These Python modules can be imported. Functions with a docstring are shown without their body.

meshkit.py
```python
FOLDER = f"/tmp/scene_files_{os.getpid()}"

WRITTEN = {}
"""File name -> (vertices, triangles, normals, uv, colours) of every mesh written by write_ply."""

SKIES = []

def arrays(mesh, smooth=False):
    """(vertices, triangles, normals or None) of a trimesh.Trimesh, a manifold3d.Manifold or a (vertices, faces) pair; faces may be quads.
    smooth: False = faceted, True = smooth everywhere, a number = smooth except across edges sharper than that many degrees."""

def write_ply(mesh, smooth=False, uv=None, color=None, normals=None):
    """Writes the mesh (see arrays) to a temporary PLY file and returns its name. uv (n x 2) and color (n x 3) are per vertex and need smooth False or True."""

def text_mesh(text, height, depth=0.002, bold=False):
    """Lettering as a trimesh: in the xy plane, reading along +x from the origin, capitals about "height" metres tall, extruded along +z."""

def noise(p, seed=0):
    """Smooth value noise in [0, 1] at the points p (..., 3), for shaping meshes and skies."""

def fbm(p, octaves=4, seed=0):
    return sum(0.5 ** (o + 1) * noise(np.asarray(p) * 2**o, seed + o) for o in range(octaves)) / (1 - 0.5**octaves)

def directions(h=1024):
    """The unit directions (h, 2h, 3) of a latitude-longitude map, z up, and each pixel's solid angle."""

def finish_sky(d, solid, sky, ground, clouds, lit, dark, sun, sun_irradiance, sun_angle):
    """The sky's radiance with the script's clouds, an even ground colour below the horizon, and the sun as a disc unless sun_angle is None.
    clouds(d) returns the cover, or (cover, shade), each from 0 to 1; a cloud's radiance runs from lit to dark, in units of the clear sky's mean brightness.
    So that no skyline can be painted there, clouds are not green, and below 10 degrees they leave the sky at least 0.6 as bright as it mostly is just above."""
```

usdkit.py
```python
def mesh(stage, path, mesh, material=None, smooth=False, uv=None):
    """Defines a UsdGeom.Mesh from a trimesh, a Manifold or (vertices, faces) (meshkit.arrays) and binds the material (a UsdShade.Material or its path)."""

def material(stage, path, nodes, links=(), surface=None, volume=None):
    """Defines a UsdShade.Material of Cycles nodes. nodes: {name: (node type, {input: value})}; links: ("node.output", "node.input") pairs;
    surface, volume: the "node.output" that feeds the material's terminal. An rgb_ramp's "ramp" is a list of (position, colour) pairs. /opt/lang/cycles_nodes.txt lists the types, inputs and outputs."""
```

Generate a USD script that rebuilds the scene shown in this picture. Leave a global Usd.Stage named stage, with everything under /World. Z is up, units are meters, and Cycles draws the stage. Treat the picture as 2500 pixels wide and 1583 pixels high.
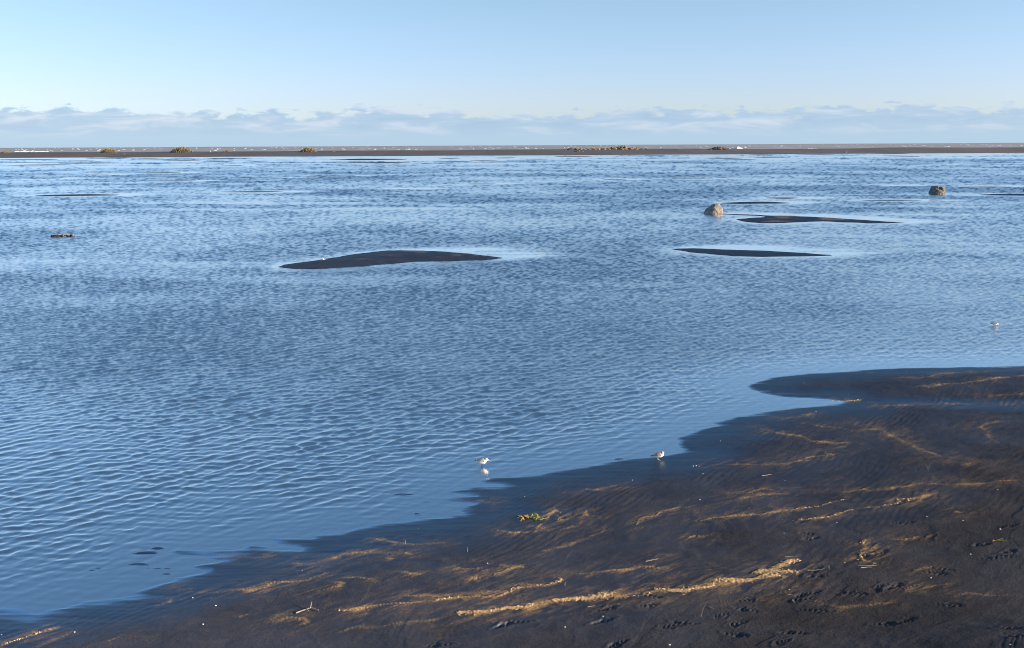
import math, random
import numpy as np
import trimesh, manifold3d, shapely
from scipy.spatial import cKDTree
from pxr import Usd, UsdGeom, UsdLux, UsdShade, Sdf, Gf, Vt
import usdkit, meshkit

rng = np.random.default_rng(7)
stage = Usd.Stage.CreateInMemory()
UsdGeom.SetStageUpAxis(stage, 'Z')
UsdGeom.SetStageMetersPerUnit(stage, 1.0)
stage.SetDefaultPrim(UsdGeom.Xform.Define(stage, '/World').GetPrim())

# ------------------------------------------------------------------ camera
EYE = 3.8                                   # metres above the lagoon
FPX = 2430.0                                # focal length in pixels of the 2500 px wide photograph
PITCH, ROLL = math.atan(436.5 / FPX), 0.0050
FW = np.array([0, math.cos(PITCH), -math.sin(PITCH)])
U0, R0 = np.array([0, math.sin(PITCH), math.cos(PITCH)]), np.array([1.0, 0, 0])
RT = R0 * math.cos(ROLL) - U0 * math.sin(ROLL)
UP = U0 * math.cos(ROLL) + R0 * math.sin(ROLL)
CAM = np.array([0, 0, EYE])
cam = UsdGeom.Camera.Define(stage, '/World/Camera')
cam.CreateHorizontalApertureAttr(36.0)
cam.CreateFocalLengthAttr(36.0 * FPX / 2500)
cam.CreateClippingRangeAttr(Gf.Vec2f(0.05, 100000))
mm = Gf.Matrix4d(1)
for r_, v_ in enumerate((RT, UP, -FW, CAM)):
    mm.SetRow(r_, Gf.Vec4d(*map(float, v_), 1.0 if r_ == 3 else 0.0))
cam.AddTransformOp().Set(mm)
cam.CreateExposureAttr(1.3)

# ------------------------------------------------------------------ sky and sun
SUN_AZ, SUN_EL = math.radians(103), math.radians(15)     # azimuth clockwise from the view direction (+y)
SUN = np.array([math.sin(SUN_AZ) * math.cos(SUN_EL), math.cos(SUN_AZ) * math.cos(SUN_EL), math.sin(SUN_EL)])
dome = UsdLux.DomeLight.Define(stage, '/World/sky')
dome.GetPrim().SetCustomDataByKey('kind', 'structure')
SKY = usdkit.material(stage, '/World/Looks/sky_air', {
    'tc': ('texture_coordinate', {}),
    'sky': ('sky_texture', {'sky_type': 'single_scattering', 'sun_disc': False, 'sun_elevation': SUN_EL, 'sun_rotation': SUN_AZ,
                            'altitude': 50, 'air_density': 1.0, 'aerosol_density': 0.25, 'ozone_density': 2.0}),
    'xyz': ('separate_xyz', {}),
    # billowing top edge of the cloud bank: broad swells plus fine curls
    'm1': ('mapping', {'scale': (7, 7, 10)}), 'n1': ('noise_texture', {'scale': 1.0, 'detail': 2.0, 'roughness': 0.5}),
    'm2': ('mapping', {'scale': (42, 42, 130)}), 'n2': ('noise_texture', {'scale': 1.0, 'detail': 6.0, 'roughness': 0.55, 'distortion': 0.3}),
    'm3': ('mapping', {'scale': (16, 16, 95), 'location': (3.1, 1.7, 4.4)}), 'n3': ('noise_texture', {'scale': 1.0, 'detail': 6.0, 'roughness': 0.55, 'distortion': 0.5}),
    'a1': ('math', {'math_type': 'multiply_add', 'value2': 0.030, 'value3': 0.016}),
    'a2': ('math', {'math_type': 'multiply_add', 'value2': 0.034}),
    'top': ('math', {'math_type': 'subtract', 'value2': 0.017}),
    'dif': ('math', {'math_type': 'subtract'}),
    'cov': ('map_range', {'range_type': 'smoothstep', 'from_min': -0.0016, 'from_max': 0.0032, 'clamp': True}),
    'lite': ('rgb_ramp', {'ramp': [(0.36, (0.40, 0.58, 0.775)), (0.5, (0.47, 0.635, 0.81)), (0.62, (0.68, 0.77, 0.88))]}),
    'low': ('map_range', {'range_type': 'smoothstep', 'from_min': 0.004, 'from_max': 0.024, 'clamp': True}),
    'lowc': ('mix_color', {'a': (0.47, 0.655, 0.83)}),
    'hue': ('rgb_ramp', {'ramp': [(0.0, (0.62, 0.775, 1.28)), (0.05, (0.735, 0.79, 1.19)), (0.14, (0.82, 0.86, 0.98)), (0.35, (0.68, 0.86, 0.98)), (1.0, (0.52, 0.80, 1.00))]}),   # tint added over the model sky; overhead part set to blue the water
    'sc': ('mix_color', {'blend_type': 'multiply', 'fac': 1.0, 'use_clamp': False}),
    'cs': ('mix_color', {'blend_type': 'multiply', 'fac': 1.0, 'b': (4.9, 4.95, 5.1), 'use_clamp': False}),
    'mix': ('mix_color', {'use_clamp': True}),
    'cf': ('math', {'math_type': 'multiply', 'value2': 0.84}),
    'bg': ('background_shader', {'strength': 0.08}),
}, [('tc.generated', 'xyz.vector'), ('tc.generated', 'm1.vector'), ('tc.generated', 'm2.vector'), ('tc.generated', 'm3.vector'),
    ('m1.vector', 'n1.vector'), ('m2.vector', 'n2.vector'), ('m3.vector', 'n3.vector'),
    ('n1.fac', 'a1.value1'), ('n2.fac', 'a2.value1'), ('a1.value', 'a2.value3'), ('a2.value', 'top.value1'),
    ('top.value', 'dif.value1'), ('xyz.z', 'dif.value2'), ('dif.value', 'cov.value'), ('cov.result', 'cf.value1'),
    ('n3.fac', 'lite.fac'), ('xyz.z', 'low.value'), ('low.result', 'lowc.fac'), ('lite.color', 'lowc.b'),
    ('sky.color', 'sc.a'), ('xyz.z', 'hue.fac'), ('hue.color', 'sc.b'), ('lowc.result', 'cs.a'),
    ('cf.value', 'mix.fac'), ('sc.result', 'mix.a'), ('cs.result', 'mix.b'), ('mix.result', 'bg.color')], surface='bg.background')
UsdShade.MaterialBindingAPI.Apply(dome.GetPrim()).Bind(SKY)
sun = UsdLux.DistantLight.Define(stage, '/World/sun')
sun.CreateIntensityAttr(1.25); sun.CreateAngleAttr(0.5); sun.CreateNormalizeAttr(True)
sun.CreateColorAttr(Gf.Vec3f(1.0, 0.83, 0.64))
zx = np.cross([0, 0, 1.0], SUN); zx /= np.linalg.norm(zx); zy = np.cross(SUN, zx)
sm = Gf.Matrix4d(1)
for r_, v_ in enumerate((zx, zy, SUN)):
    sm.SetRow(r_, Gf.Vec4d(*map(float, v_), 0.0))
sun.AddTransformOp().Set(sm)

# ------------------------------------------------------------------ helpers
T = Sdf.ValueTypeNames
used = {}
def numbered(parent, name):
    k = used.get((parent, name), 0); used[(parent, name)] = k + 1
    return f'{parent}/{name}' + (f'_{k:03d}' if k else '')
def say(p, label=None, category=None, group=None, kind=None):
    p = p.GetPrim() if hasattr(p, 'GetPrim') else p
    for k, v in (('label', label), ('category', category), ('group', group), ('kind', kind)):
        if v: p.SetCustomDataByKey(k, v)
    return p
def obj(name, m, mat, parent=None, smooth=False, normals=None, vars=None):
    """one Mesh prim under parent (or /World); vars: {name: per-vertex floats or colours}"""
    base = '/World' if parent is None else str(parent.GetPath())
    path = numbered(base, name)
    if normals is None and not vars:
        return usdkit.mesh(stage, path, m, mat, smooth=smooth).GetPrim()
    v, f, n = meshkit.arrays(m, smooth if smooth is True else False)
    p = usdkit.mesh(stage, path, (v, f), mat)
    n = normals if normals is not None else n
    if n is not None:
        p.CreateNormalsAttr(Vt.Vec3fArray.FromNumpy(np.asarray(n, np.float32))); p.SetNormalsInterpolation('vertex')
    for k, a in (vars or {}).items():
        a = np.ascontiguousarray(a, np.float32)
        if a.ndim == 1:
            UsdGeom.PrimvarsAPI(p).CreatePrimvar(k, T.FloatArray, 'vertex').Set(Vt.FloatArray.FromNumpy(a))
        else:
            UsdGeom.PrimvarsAPI(p).CreatePrimvar(k, T.Color3fArray, 'vertex').Set(Vt.Vec3fArray.FromNumpy(a))
    return p.GetPrim()
def thing(name, label, category, loc=(0, 0, 0), rz=0.0, group=None):
    x = UsdGeom.Xform.Define(stage, numbered('/World', name))
    x.AddTranslateOp().Set(Gf.Vec3d(*map(float, loc))); x.AddRotateZOp().Set(math.degrees(rz))
    return say(x, label, category, group)
def sstep(a, b, x):
    t = np.clip((x - a) / (b - a), 0, 1); return t * t * (3 - 2 * t)
def ray(u, v):
    d = FW + (np.asarray(u, float)[..., None] - 1250) / FPX * RT + (791.5 - np.asarray(v, float)[..., None]) / FPX * UP
    return d
def ground(u, v, z=0.0):
    """where the line of sight through a point of the photograph meets the level z"""
    d = ray(u, v); t = (np.asarray(z) - EYE) / d[..., 2]
    return CAM + d * t[..., None]
def at_range(u, v, y):
    """the point on that line of sight that lies y metres ahead"""
    d = ray(u, v); return CAM + d * (y / d[..., 1])[..., None]
def crop(ox, oy, s, pts):
    return [(ox + s * x, oy + s * y) for x, y in pts]
def fbm2(x, y, oct=4, seed=0):
    return meshkit.fbm(np.stack([x, y, np.full_like(x, seed * 3.7)], -1), oct, seed)
def grid_faces(nr, nc):
    i, j = np.meshgrid(np.arange(nr - 1), np.arange(nc - 1), indexing='ij')
    a = (i * nc + j).ravel()
    return np.stack([a, a + 1, a + nc + 1, a + nc], -1)
def compact(v, f, *extra):
    keep = np.zeros(len(v), bool); keep[f.ravel()] = True
    idx = np.cumsum(keep) - 1
    return (v[keep], idx[f]) + tuple(e[keep] for e in extra)

# ------------------------------------------------------------------ materials
def mat(name, nodes, links, surface='p.BSDF'):
    return usdkit.material(stage, '/World/Looks/' + name, nodes, links, surface=surface)
def sand_like(name, dry, wetc, gold):
    return mat(name, {
        'wet': ('attribute', {'attribute': 'wet'}), 'gold': ('attribute', {'attribute': 'gold'}), 'film': ('attribute', {'attribute': 'film'}),
        'f1': ('math', {'math_type': 'multiply_add', 'value2': 0.40}), 'f2': ('math', {'math_type': 'multiply_add', 'value2': -0.26, 'use_clamp': True}),
        'geo': ('geometry', {}),
        'ng': ('noise_texture', {'scale': 160.0, 'detail': 3.0, 'roughness': 0.7}),
        'nf': ('noise_texture', {'scale': 45.0, 'detail': 4.0, 'roughness': 0.65}),
        'nb': ('noise_texture', {'scale': 1.6, 'detail': 6.0, 'roughness': 0.6}),
        'dryc': ('rgb_ramp', {'ramp': [(0.32, tuple(c * 0.72 for c in dry)), (0.5, dry), (0.70, tuple(c * 1.35 for c in dry))]}),
        'grain': ('rgb_ramp', {'ramp': [(0.30, (0.62, 0.62, 0.62)), (0.5, (1, 1, 1)), (0.68, (1.5, 1.5, 1.5))]}),
        'dg': ('mix_color', {'blend_type': 'multiply', 'fac': 1.0, 'use_clamp': False}),
        'wm': ('mix_color', {'b': wetc}),
        'gn': ('map_range', {'range_type': 'smoothstep', 'from_min': 0.36, 'from_max': 0.60, 'to_min': 0.35, 'to_max': 1.25, 'clamp': True}),
        'gm': ('math', {'math_type': 'multiply', 'use_clamp': True}),
        'goldc': ('rgb_ramp', {'ramp': [(0.35, tuple(c * 0.7 for c in gold)), (0.6, gold), (0.7, tuple(min(c * 1.3, 0.8) for c in gold))]}),
        'gx': ('mix_color', {}),
        'ro': ('map_range', {'to_min': 0.70, 'to_max': 0.42, 'clamp': True}),
        'sp': ('map_range', {'to_min': 0.004, 'to_max': 0.23, 'clamp': True}),
        'bh': ('math', {'math_type': 'multiply_add', 'value2': 0.35}),
        'bs': ('map_range', {'to_min': 0.75, 'to_max': 0.30, 'clamp': True}),
        'bump': ('bump', {'distance': 0.018}),
        'p': ('diffuse_bsdf', {'roughness': 0.7}), 'gl': ('glossy_bsdf', {'color': (0.72, 0.87, 1.0), 'distribution': 'beckmann'}), 'mc': ('mix_closure', {}),  # gl: blue of the high sky put into the wet sheen colour
    }, [('geo.position', 'ng.vector'), ('geo.position', 'nf.vector'), ('geo.position', 'nb.vector'),
        ('nb.fac', 'dryc.fac'), ('ng.fac', 'grain.fac'), ('dryc.color', 'dg.a'), ('grain.color', 'dg.b'),
        ('wet.fac', 'wm.fac'), ('dg.result', 'wm.a'), ('nf.fac', 'gn.value'), ('gold.fac', 'gm.value1'), ('gn.result', 'gm.value2'),
        ('ng.fac', 'goldc.fac'), ('gm.value', 'gx.fac'), ('wm.result', 'gx.a'), ('goldc.color', 'gx.b'), ('gx.result', 'p.color'),
        ('wet.fac', 'ro.value'), ('film.fac', 'f2.value1'), ('ro.result', 'f2.value3'), ('f2.value', 'gl.roughness'), ('wet.fac', 'sp.value'), ('film.fac', 'f1.value1'), ('sp.result', 'f1.value3'), ('f1.value', 'mc.fac'), ('p.BSDF', 'mc.closure1'), ('gl.BSDF', 'mc.closure2'),
        ('ng.fac', 'bh.value1'), ('nf.fac', 'bh.value3'), ('bh.value', 'bump.height'), ('wet.fac', 'bs.value'), ('bs.result', 'bump.strength'),
        ('bump.normal', 'p.normal')], 'mc.closure')
SAND = sand_like('black_sand', (0.050, 0.048, 0.052), (0.006, 0.007, 0.010), (0.42, 0.265, 0.12))
BARSAND = mat('sandbar_sand', {
    'gold': ('attribute', {'attribute': 'gold'}), 'wet': ('attribute', {'attribute': 'wet'}), 'geo': ('geometry', {}),
    'n': ('noise_texture', {'scale': 2.5, 'detail': 6.0, 'roughness': 0.65}),
    'c': ('rgb_ramp', {'ramp': [(0.35, (0.012, 0.013, 0.016)), (0.65, (0.021, 0.022, 0.025))]}),
    'w': ('mix_color', {'b': (0.018, 0.021, 0.029)}), 'g': ('mix_color', {'b': (0.34, 0.22, 0.11)}),
    'b': ('bump', {'distance': 0.02, 'strength': 0.6}), 'p': ('diffuse_bsdf', {'roughness': 0.6}), 'gl': ('glossy_bsdf', {'color': (0.62, 0.82, 1.0), 'roughness': 0.45, 'distribution': 'beckmann'}), 'mc': ('mix_closure', {'fac': 0.12}),  # gl: sheen tinted blue, overhead sky reflection put into its colour
}, [('geo.position', 'n.vector'), ('n.fac', 'c.fac'), ('wet.fac', 'w.fac'), ('c.color', 'w.a'), ('gold.fac', 'g.fac'), ('w.result', 'g.a'), ('g.result', 'p.color'), ('n.fac', 'b.height'), ('b.normal', 'p.normal'), ('p.BSDF', 'mc.closure1'), ('gl.BSDF', 'mc.closure2')], 'mc.closure')
WATER = mat('lagoon_water', {
    'r': ('attribute', {'attribute': 'rough'}),
    'geo': ('geometry', {}), 'mp': ('mapping', {'scale': (12, 20, 12)}),
    'n': ('noise_texture', {'scale': 1.0, 'detail': 3.0, 'roughness': 0.6}),
    'bs': ('map_range', {'from_min': 0.12, 'from_max': 0.25, 'to_min': 0.0, 'to_max': 0.30, 'clamp': True}),
    'bump': ('bump', {'distance': 0.01}),
    'fr': ('fresnel', {'IOR': 1.33}),
    'pw': ('math', {'math_type': 'power', 'value2': 0.50}),
    'mx': ('map_range', {'from_min': 0.17, 'from_max': 0.42, 'to_min': 1.38, 'to_max': 0.79, 'clamp': True}),
    'fa': ('math', {'math_type': 'multiply', 'use_clamp': True}),
    'd': ('diffuse_bsdf', {'color': (0.030, 0.058, 0.098)}),
    'g': ('glossy_bsdf', {'color': (1, 1, 1), 'distribution': 'beckmann'}),
    'm': ('mix_closure', {}),
}, [('r.fac', 'g.roughness'), ('geo.position', 'mp.vector'), ('mp.vector', 'n.vector'), ('n.fac', 'bump.height'), ('r.fac', 'bs.value'), ('bs.result', 'bump.strength'), ('bump.normal', 'g.normal'),
    ('fr.fac', 'pw.value1'), ('r.fac', 'mx.value'), ('pw.value', 'fa.value1'), ('mx.result', 'fa.value2'), ('fa.value', 'm.fac'), ('d.BSDF', 'm.closure1'), ('g.BSDF', 'm.closure2')], surface='m.closure')
SEA = mat('silty_sea', {
    'geo': ('geometry', {}), 'mp': ('mapping', {'scale': (0.08, 0.008, 1)}),
    'n': ('noise_texture', {'scale': 1.0, 'detail': 6.0, 'roughness': 0.7}),
    'c': ('rgb_ramp', {'ramp': [(0.35, (0.17, 0.155, 0.15)), (0.5, (0.25, 0.24, 0.235)), (0.66, (0.36, 0.36, 0.36)), (0.72, (0.7, 0.7, 0.7))]}),
    'p': ('principled_bsdf', {'roughness': 0.65, 'specular_ior_level': 0.25}),
}, [('geo.position', 'mp.vector'), ('mp.vector', 'n.vector'), ('n.fac', 'c.fac'), ('c.color', 'p.base_color')])
def noisy(name, stops, scale=3.0, rough=0.85, bump=0.02, spec=0.3, detail=6.0, stretch=(1, 1, 1)):
    return mat(name, {
        'tc': ('geometry', {}), 'mp': ('mapping', {'scale': stretch}),
        'n': ('noise_texture', {'scale': scale, 'detail': detail, 'roughness': 0.65}),
        'c': ('rgb_ramp', {'ramp': stops}), 'b': ('bump', {'distance': bump, 'strength': 0.8}),
        'p': ('principled_bsdf', {'roughness': rough, 'specular_ior_level': spec}),
    }, [('tc.position', 'mp.vector'), ('mp.vector', 'n.vector'), ('n.fac', 'c.fac'), ('c.color', 'p.base_color'), ('n.fac', 'b.height'), ('b.normal', 'p.normal')])
BOULDER = noisy('pale_boulder', [(0.3, (0.12, 0.10, 0.087)), (0.5, (0.22, 0.185, 0.155)), (0.7, (0.32, 0.27, 0.23))], 7.0, bump=0.05)
PITTED = noisy('pitted_boulder', [(0.3, (0.07, 0.063, 0.056)), (0.5, (0.145, 0.128, 0.113)), (0.7, (0.24, 0.215, 0.19))], 7.0, bump=0.08)
LAVA = noisy('dark_lava', [(0.35, (0.045, 0.042, 0.045)), (0.6, (0.10, 0.095, 0.095))], 0.9, bump=0.25)
LICHEN = noisy('golden_moss_rock', [(0.35, (0.07, 0.055, 0.04)), (0.5, (0.20, 0.145, 0.07)), (0.65, (0.30, 0.22, 0.11))], 0.8, bump=0.25)
FARSAND = noisy('far_black_sand', [(0.35, (0.055, 0.050, 0.052)), (0.65, (0.088, 0.080, 0.081))], 0.05, bump=0.0, stretch=(1, 0.25, 1))
FOAM = noisy('sea_foam', [(0.3, (0.6, 0.62, 0.64)), (0.6, (0.85, 0.86, 0.87))], 0.5, bump=0.3)
STRAW = noisy('bleached_straw', [(0.3, (0.34, 0.22, 0.11)), (0.5, (0.55, 0.37, 0.18)), (0.7, (0.68, 0.50, 0.29))], 40.0, bump=0.0)
TWIG = noisy('weathered_twig', [(0.3, (0.20, 0.165, 0.125)), (0.7, (0.42, 0.36, 0.29))], 30.0, bump=0.0)
WEED = noisy('green_weed', [(0.35, (0.10, 0.13, 0.02)), (0.65, (0.30, 0.32, 0.05))], 30.0, bump=0.0)
BROWNWEED = noisy('brown_weed', [(0.35, (0.14, 0.08, 0.02)), (0.65, (0.45, 0.27, 0.06))], 30.0, bump=0.0)
PEBBLE = noisy('white_shell', [(0.3, (0.6, 0.58, 0.55)), (0.7, (0.82, 0.80, 0.78))], 60.0, bump=0.0)
LOGDARK = noisy('wet_log', [(0.35, (0.012, 0.011, 0.012)), (0.65, (0.05, 0.042, 0.04))], 12.0, bump=0.03)
LOGPALE = noisy('bleached_log', [(0.35, (0.22, 0.21, 0.21)), (0.65, (0.42, 0.41, 0.41))], 12.0, bump=0.03)
DUNEGRASS = mat('dune_grass', {
    'a': ('attribute', {'attribute': 'tint'}), 'd': ('principled_bsdf', {'roughness': 0.8, 'specular_ior_level': 0.2}),
    't': ('translucent_bsdf', {}), 'm': ('mix_closure', {'fac': 0.25}),
}, [('a.color', 'd.base_color'), ('a.color', 't.color'), ('d.BSDF', 'm.closure1'), ('t.BSDF', 'm.closure2')], surface='m.closure')
FEATHER = mat('feathers', {
    'a': ('attribute', {'attribute': 'tint'}), 'geo': ('geometry', {}),
    'n': ('noise_texture', {'scale': 220.0, 'detail': 2.0}), 'b': ('bump', {'distance': 0.002, 'strength': 0.5}),
    'p': ('principled_bsdf', {'roughness': 0.75, 'specular_ior_level': 0.2}),
}, [('a.color', 'p.base_color'), ('geo.position', 'n.vector'), ('n.fac', 'b.height'), ('b.normal', 'p.normal')])
def plain(name, c, rough=0.5):
    return mat(name, {'p': ('principled_bsdf', {'base_color': c, 'roughness': rough})}, [])
BLACKHORN, ORANGE, EYEM, PINKHORN = plain('black_horn', (0.02, 0.02, 0.02)), plain('orange_leg', (0.60, 0.30, 0.12)), plain('bird_eye', (0.008, 0.007, 0.006), 0.1), plain('pale_horn', (0.55, 0.38, 0.36))

# ------------------------------------------------------------------ shoreline of the near beach (traced, laid on the water level)
SHORE = [(-900, 1770), (-300, 1590), (-80, 1510), (0, 1486), (48, 1489), (93, 1495), (149, 1484), (208, 1467), (277, 1457), (329, 1448), (381, 1431), (433, 1413), (485, 1401), (512, 1391), (481, 1383),
         (530, 1372), (499, 1364), (461, 1361), (409, 1350), (433, 1342), (502, 1346), (571, 1341), (599, 1336), (575, 1330), (610, 1327), (658, 1334), (734, 1342), (720, 1332), (686, 1324), (634, 1315),
         (679, 1313), (762, 1314), (748, 1306), (834, 1302), (869, 1290), (938, 1277), (990, 1275), (1059, 1266), (1097, 1261), (1083, 1256), (1128, 1253), (1111, 1247), (1163, 1229), (1121, 1224), (1073, 1221), (1111, 1214),
         (1163, 1211), (1139, 1207), (1083, 1202), (1111, 1198), (1146, 1193), (1090, 1187), (1128, 1189), (1222, 1184), (1166, 1178), (1194, 1169), (1242, 1165), (1312, 1158), (1332, 1153), (1381, 1148), (1433, 1141),
         (1467, 1133), (1519, 1122), (1589, 1117), (1623, 1112), (1675, 1098), (1650, 1066), (1680, 1060), (1720, 1048), (1754, 1038), (1730, 1033), (1799, 1017), (1861, 1007), (1927, 998), (1979, 993), (2048, 986), (2062, 981),
         (2027, 976), (1979, 974), (1910, 969), (1861, 960), (1830, 950), (1825, 945), (1834, 938), (1875, 926), (1944, 915), (2013, 910), (2117, 903), (2255, 898), (2500, 892), (2900, 878), (3600, 860)]
sh = ground(*np.array(SHORE, float).T)[:, :2]
land = shapely.Polygon(np.vstack([sh, [[40, sh[-1, 1]], [40, -40], [-40, -40], [-40, sh[0, 1]]]])).buffer(0)
line = shapely.LineString(sh)
dense = np.array([line.interpolate(d).coords[0] for d in np.arange(0, line.length, 0.02)])
shore_tree = cKDTree(dense)
smooth_land = land.buffer(0.7).buffer(-1.4).buffer(0.7)
sb = np.array(max([smooth_land] if smooth_land.geom_type == 'Polygon' else smooth_land.geoms, key=lambda g: g.area).exterior.segmentize(0.05).coords)
smooth_tree = cKDTree(sb)
shapely.prepare(land); shapely.prepare(smooth_land)
def shore_sd(x, y, smooth=False):
    """metres inside the land (positive) or out in the water (negative)"""
    xy = np.stack([x.ravel(), y.ravel()], -1)
    d = (smooth_tree if smooth else shore_tree).query(xy)[0]
    ins = shapely.contains_xy(smooth_land if smooth else land, xy[:, 0], xy[:, 1])
    return np.where(ins, d, -d).reshape(x.shape)
sdir = sh[68] - sh[5]; sdir = sdir / np.linalg.norm(sdir); snrm = np.array([sdir[1], -sdir[0]])   # along the shore; towards the land
trough = shapely.LineString([tuple(ground(np.array(a), np.array(b))[:2]) for a, b in ((2040, 981), (2120, 981), (2250, 985), (2500, 992), (3000, 996))])
tp = np.array([trough.interpolate(d).coords[0] for d in np.arange(0, trough.length, 0.03)]); trough_tree = cKDTree(tp)
ba, bb = ground(np.array(1960.), np.array(1512.), 0.2)[:2], ground(np.array(2500.), np.array(1470.), 0.25)[:2]
bdir = (bb - ba) / np.linalg.norm(bb - ba); bn = np.array([bdir[1], -bdir[0]])
ISLETS = crop(0, 1183, .3463, [(1110, 452), (860, 503), (1030, 483), (1100, 505), (575, 570), (495, 597), (660, 603), (900, 548), (1000, 562), (1080, 565), (1130, 592), (760, 569), (1180, 636), (1360, 597)]) + \
         crop(834, 1183, .3463, [(420, 72), (520, 78), (640, 125), (530, 208), (800, 212)]) + crop(1000, 1020, .3463, [(1080, 292), (1470, 293), (60, 552), (40, 680)])
def land_base(x, y, sd=None):
    sd = shore_sd(x, y) if sd is None else sd
    h = np.where(sd > 0, 0.0022 * sstep(0, .07, sd) + 0.024 * np.minimum(sd, 1.5) + 0.045 * np.clip(sd - 1.5, 0, None) * sstep(0, 4, sd), 0.07 * sd)
    h = np.where(h > 0.26, 0.26 + 0.25 * (h - 0.26), h)
    dt = trough_tree.query(np.stack([x.ravel(), y.ravel()], -1))[0].reshape(x.shape)
    h = np.where(sd > 0, np.minimum(h, 0.004 + 0.05 * dt), h)
    b = (x - ba[0]) * bn[0] + (y - ba[1]) * bn[1]
    a = (x - ba[0]) * bdir[0] + (y - ba[1]) * bdir[1]
    h = h + 0.17 * np.clip(b, 0, 2.0) * sstep(-1.5, 1.5, a) * sstep(-0.1, 0.5, b)
    return np.maximum(h, -0.5)
def on_beach(u, v):
    """the point of the beach seen at a point of the photograph"""
    u, v = np.atleast_1d(np.asarray(u, float)), np.atleast_1d(np.asarray(v, float))
    z = np.zeros(len(u))
    for _ in range(7):
        p = ground(u, v, z); z = np.maximum(land_base(p[:, 0], p[:, 1]), 0)
    p[:, 2] = z
    return p

# ------------------------------------------------------------------ graded sheet: rows closer together near the eye, coarser with distance
STEP = 0.92 / 996.0
def sheet(t0, t1, far_rows=(), near_rows=(), step=STEP):
    t = np.arange(t0, t1, step)
    Y = np.concatenate([np.asarray(far_rows, float), EYE / t, np.asarray(near_rows, float)])
    s = np.concatenate([-np.geomspace(3.0, 0.60, 16), np.arange(-0.575, 0.575, step), np.geomspace(0.60, 3.0, 16)])
    W = np.maximum(Y, 4.0)
    return W[:, None] * s[None, :], np.repeat(Y[:, None], len(s), 1), step

# ------------------------------------------------------------------ near beach
X, Yg, _ = sheet(EYE / 24.0, EYE / 6.6, (), np.concatenate([np.linspace(6.55, 5.0, 20), np.linspace(4.8, -20, 26)]))
sd = shore_sd(X, Yg)
H = land_base(X, Yg, sd)
A, B = X * sdir[0] + Yg * sdir[1], X * snrm[0] + Yg * snrm[1]
def streaky(fa, fb, oct, seed, warp=0.35):
    w = fbm2(A * 0.7, B * 0.7, 3, seed + 40) - 0.5
    return fbm2(A * fa + w * warp * fa, B * fb + w * warp * fb * 2.2, oct, seed) - 0.5
inland = sstep(0.0, 1.1, sd)
H0 = H.copy()
# long low swashes parallel to the shore, small scallops and ledges
H += 0.030 * streaky(0.45, 1.5, 4, 1, 0.9) * inland + 0.018 * streaky(1.3, 6.0, 5, 2, 0.6) * inland
led = streaky(0.5, 1.3, 4, 3, 1.2); H += 0.004 * (sstep(-0.03, 0.05, led) - 0.5) * inland
led2 = streaky(1.4, 4.5, 4, 17, 0.9); H += 0.0025 * (sstep(-0.015, 0.03, led2) - 0.5) * sstep(0.3, 1.2, sd)
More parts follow.
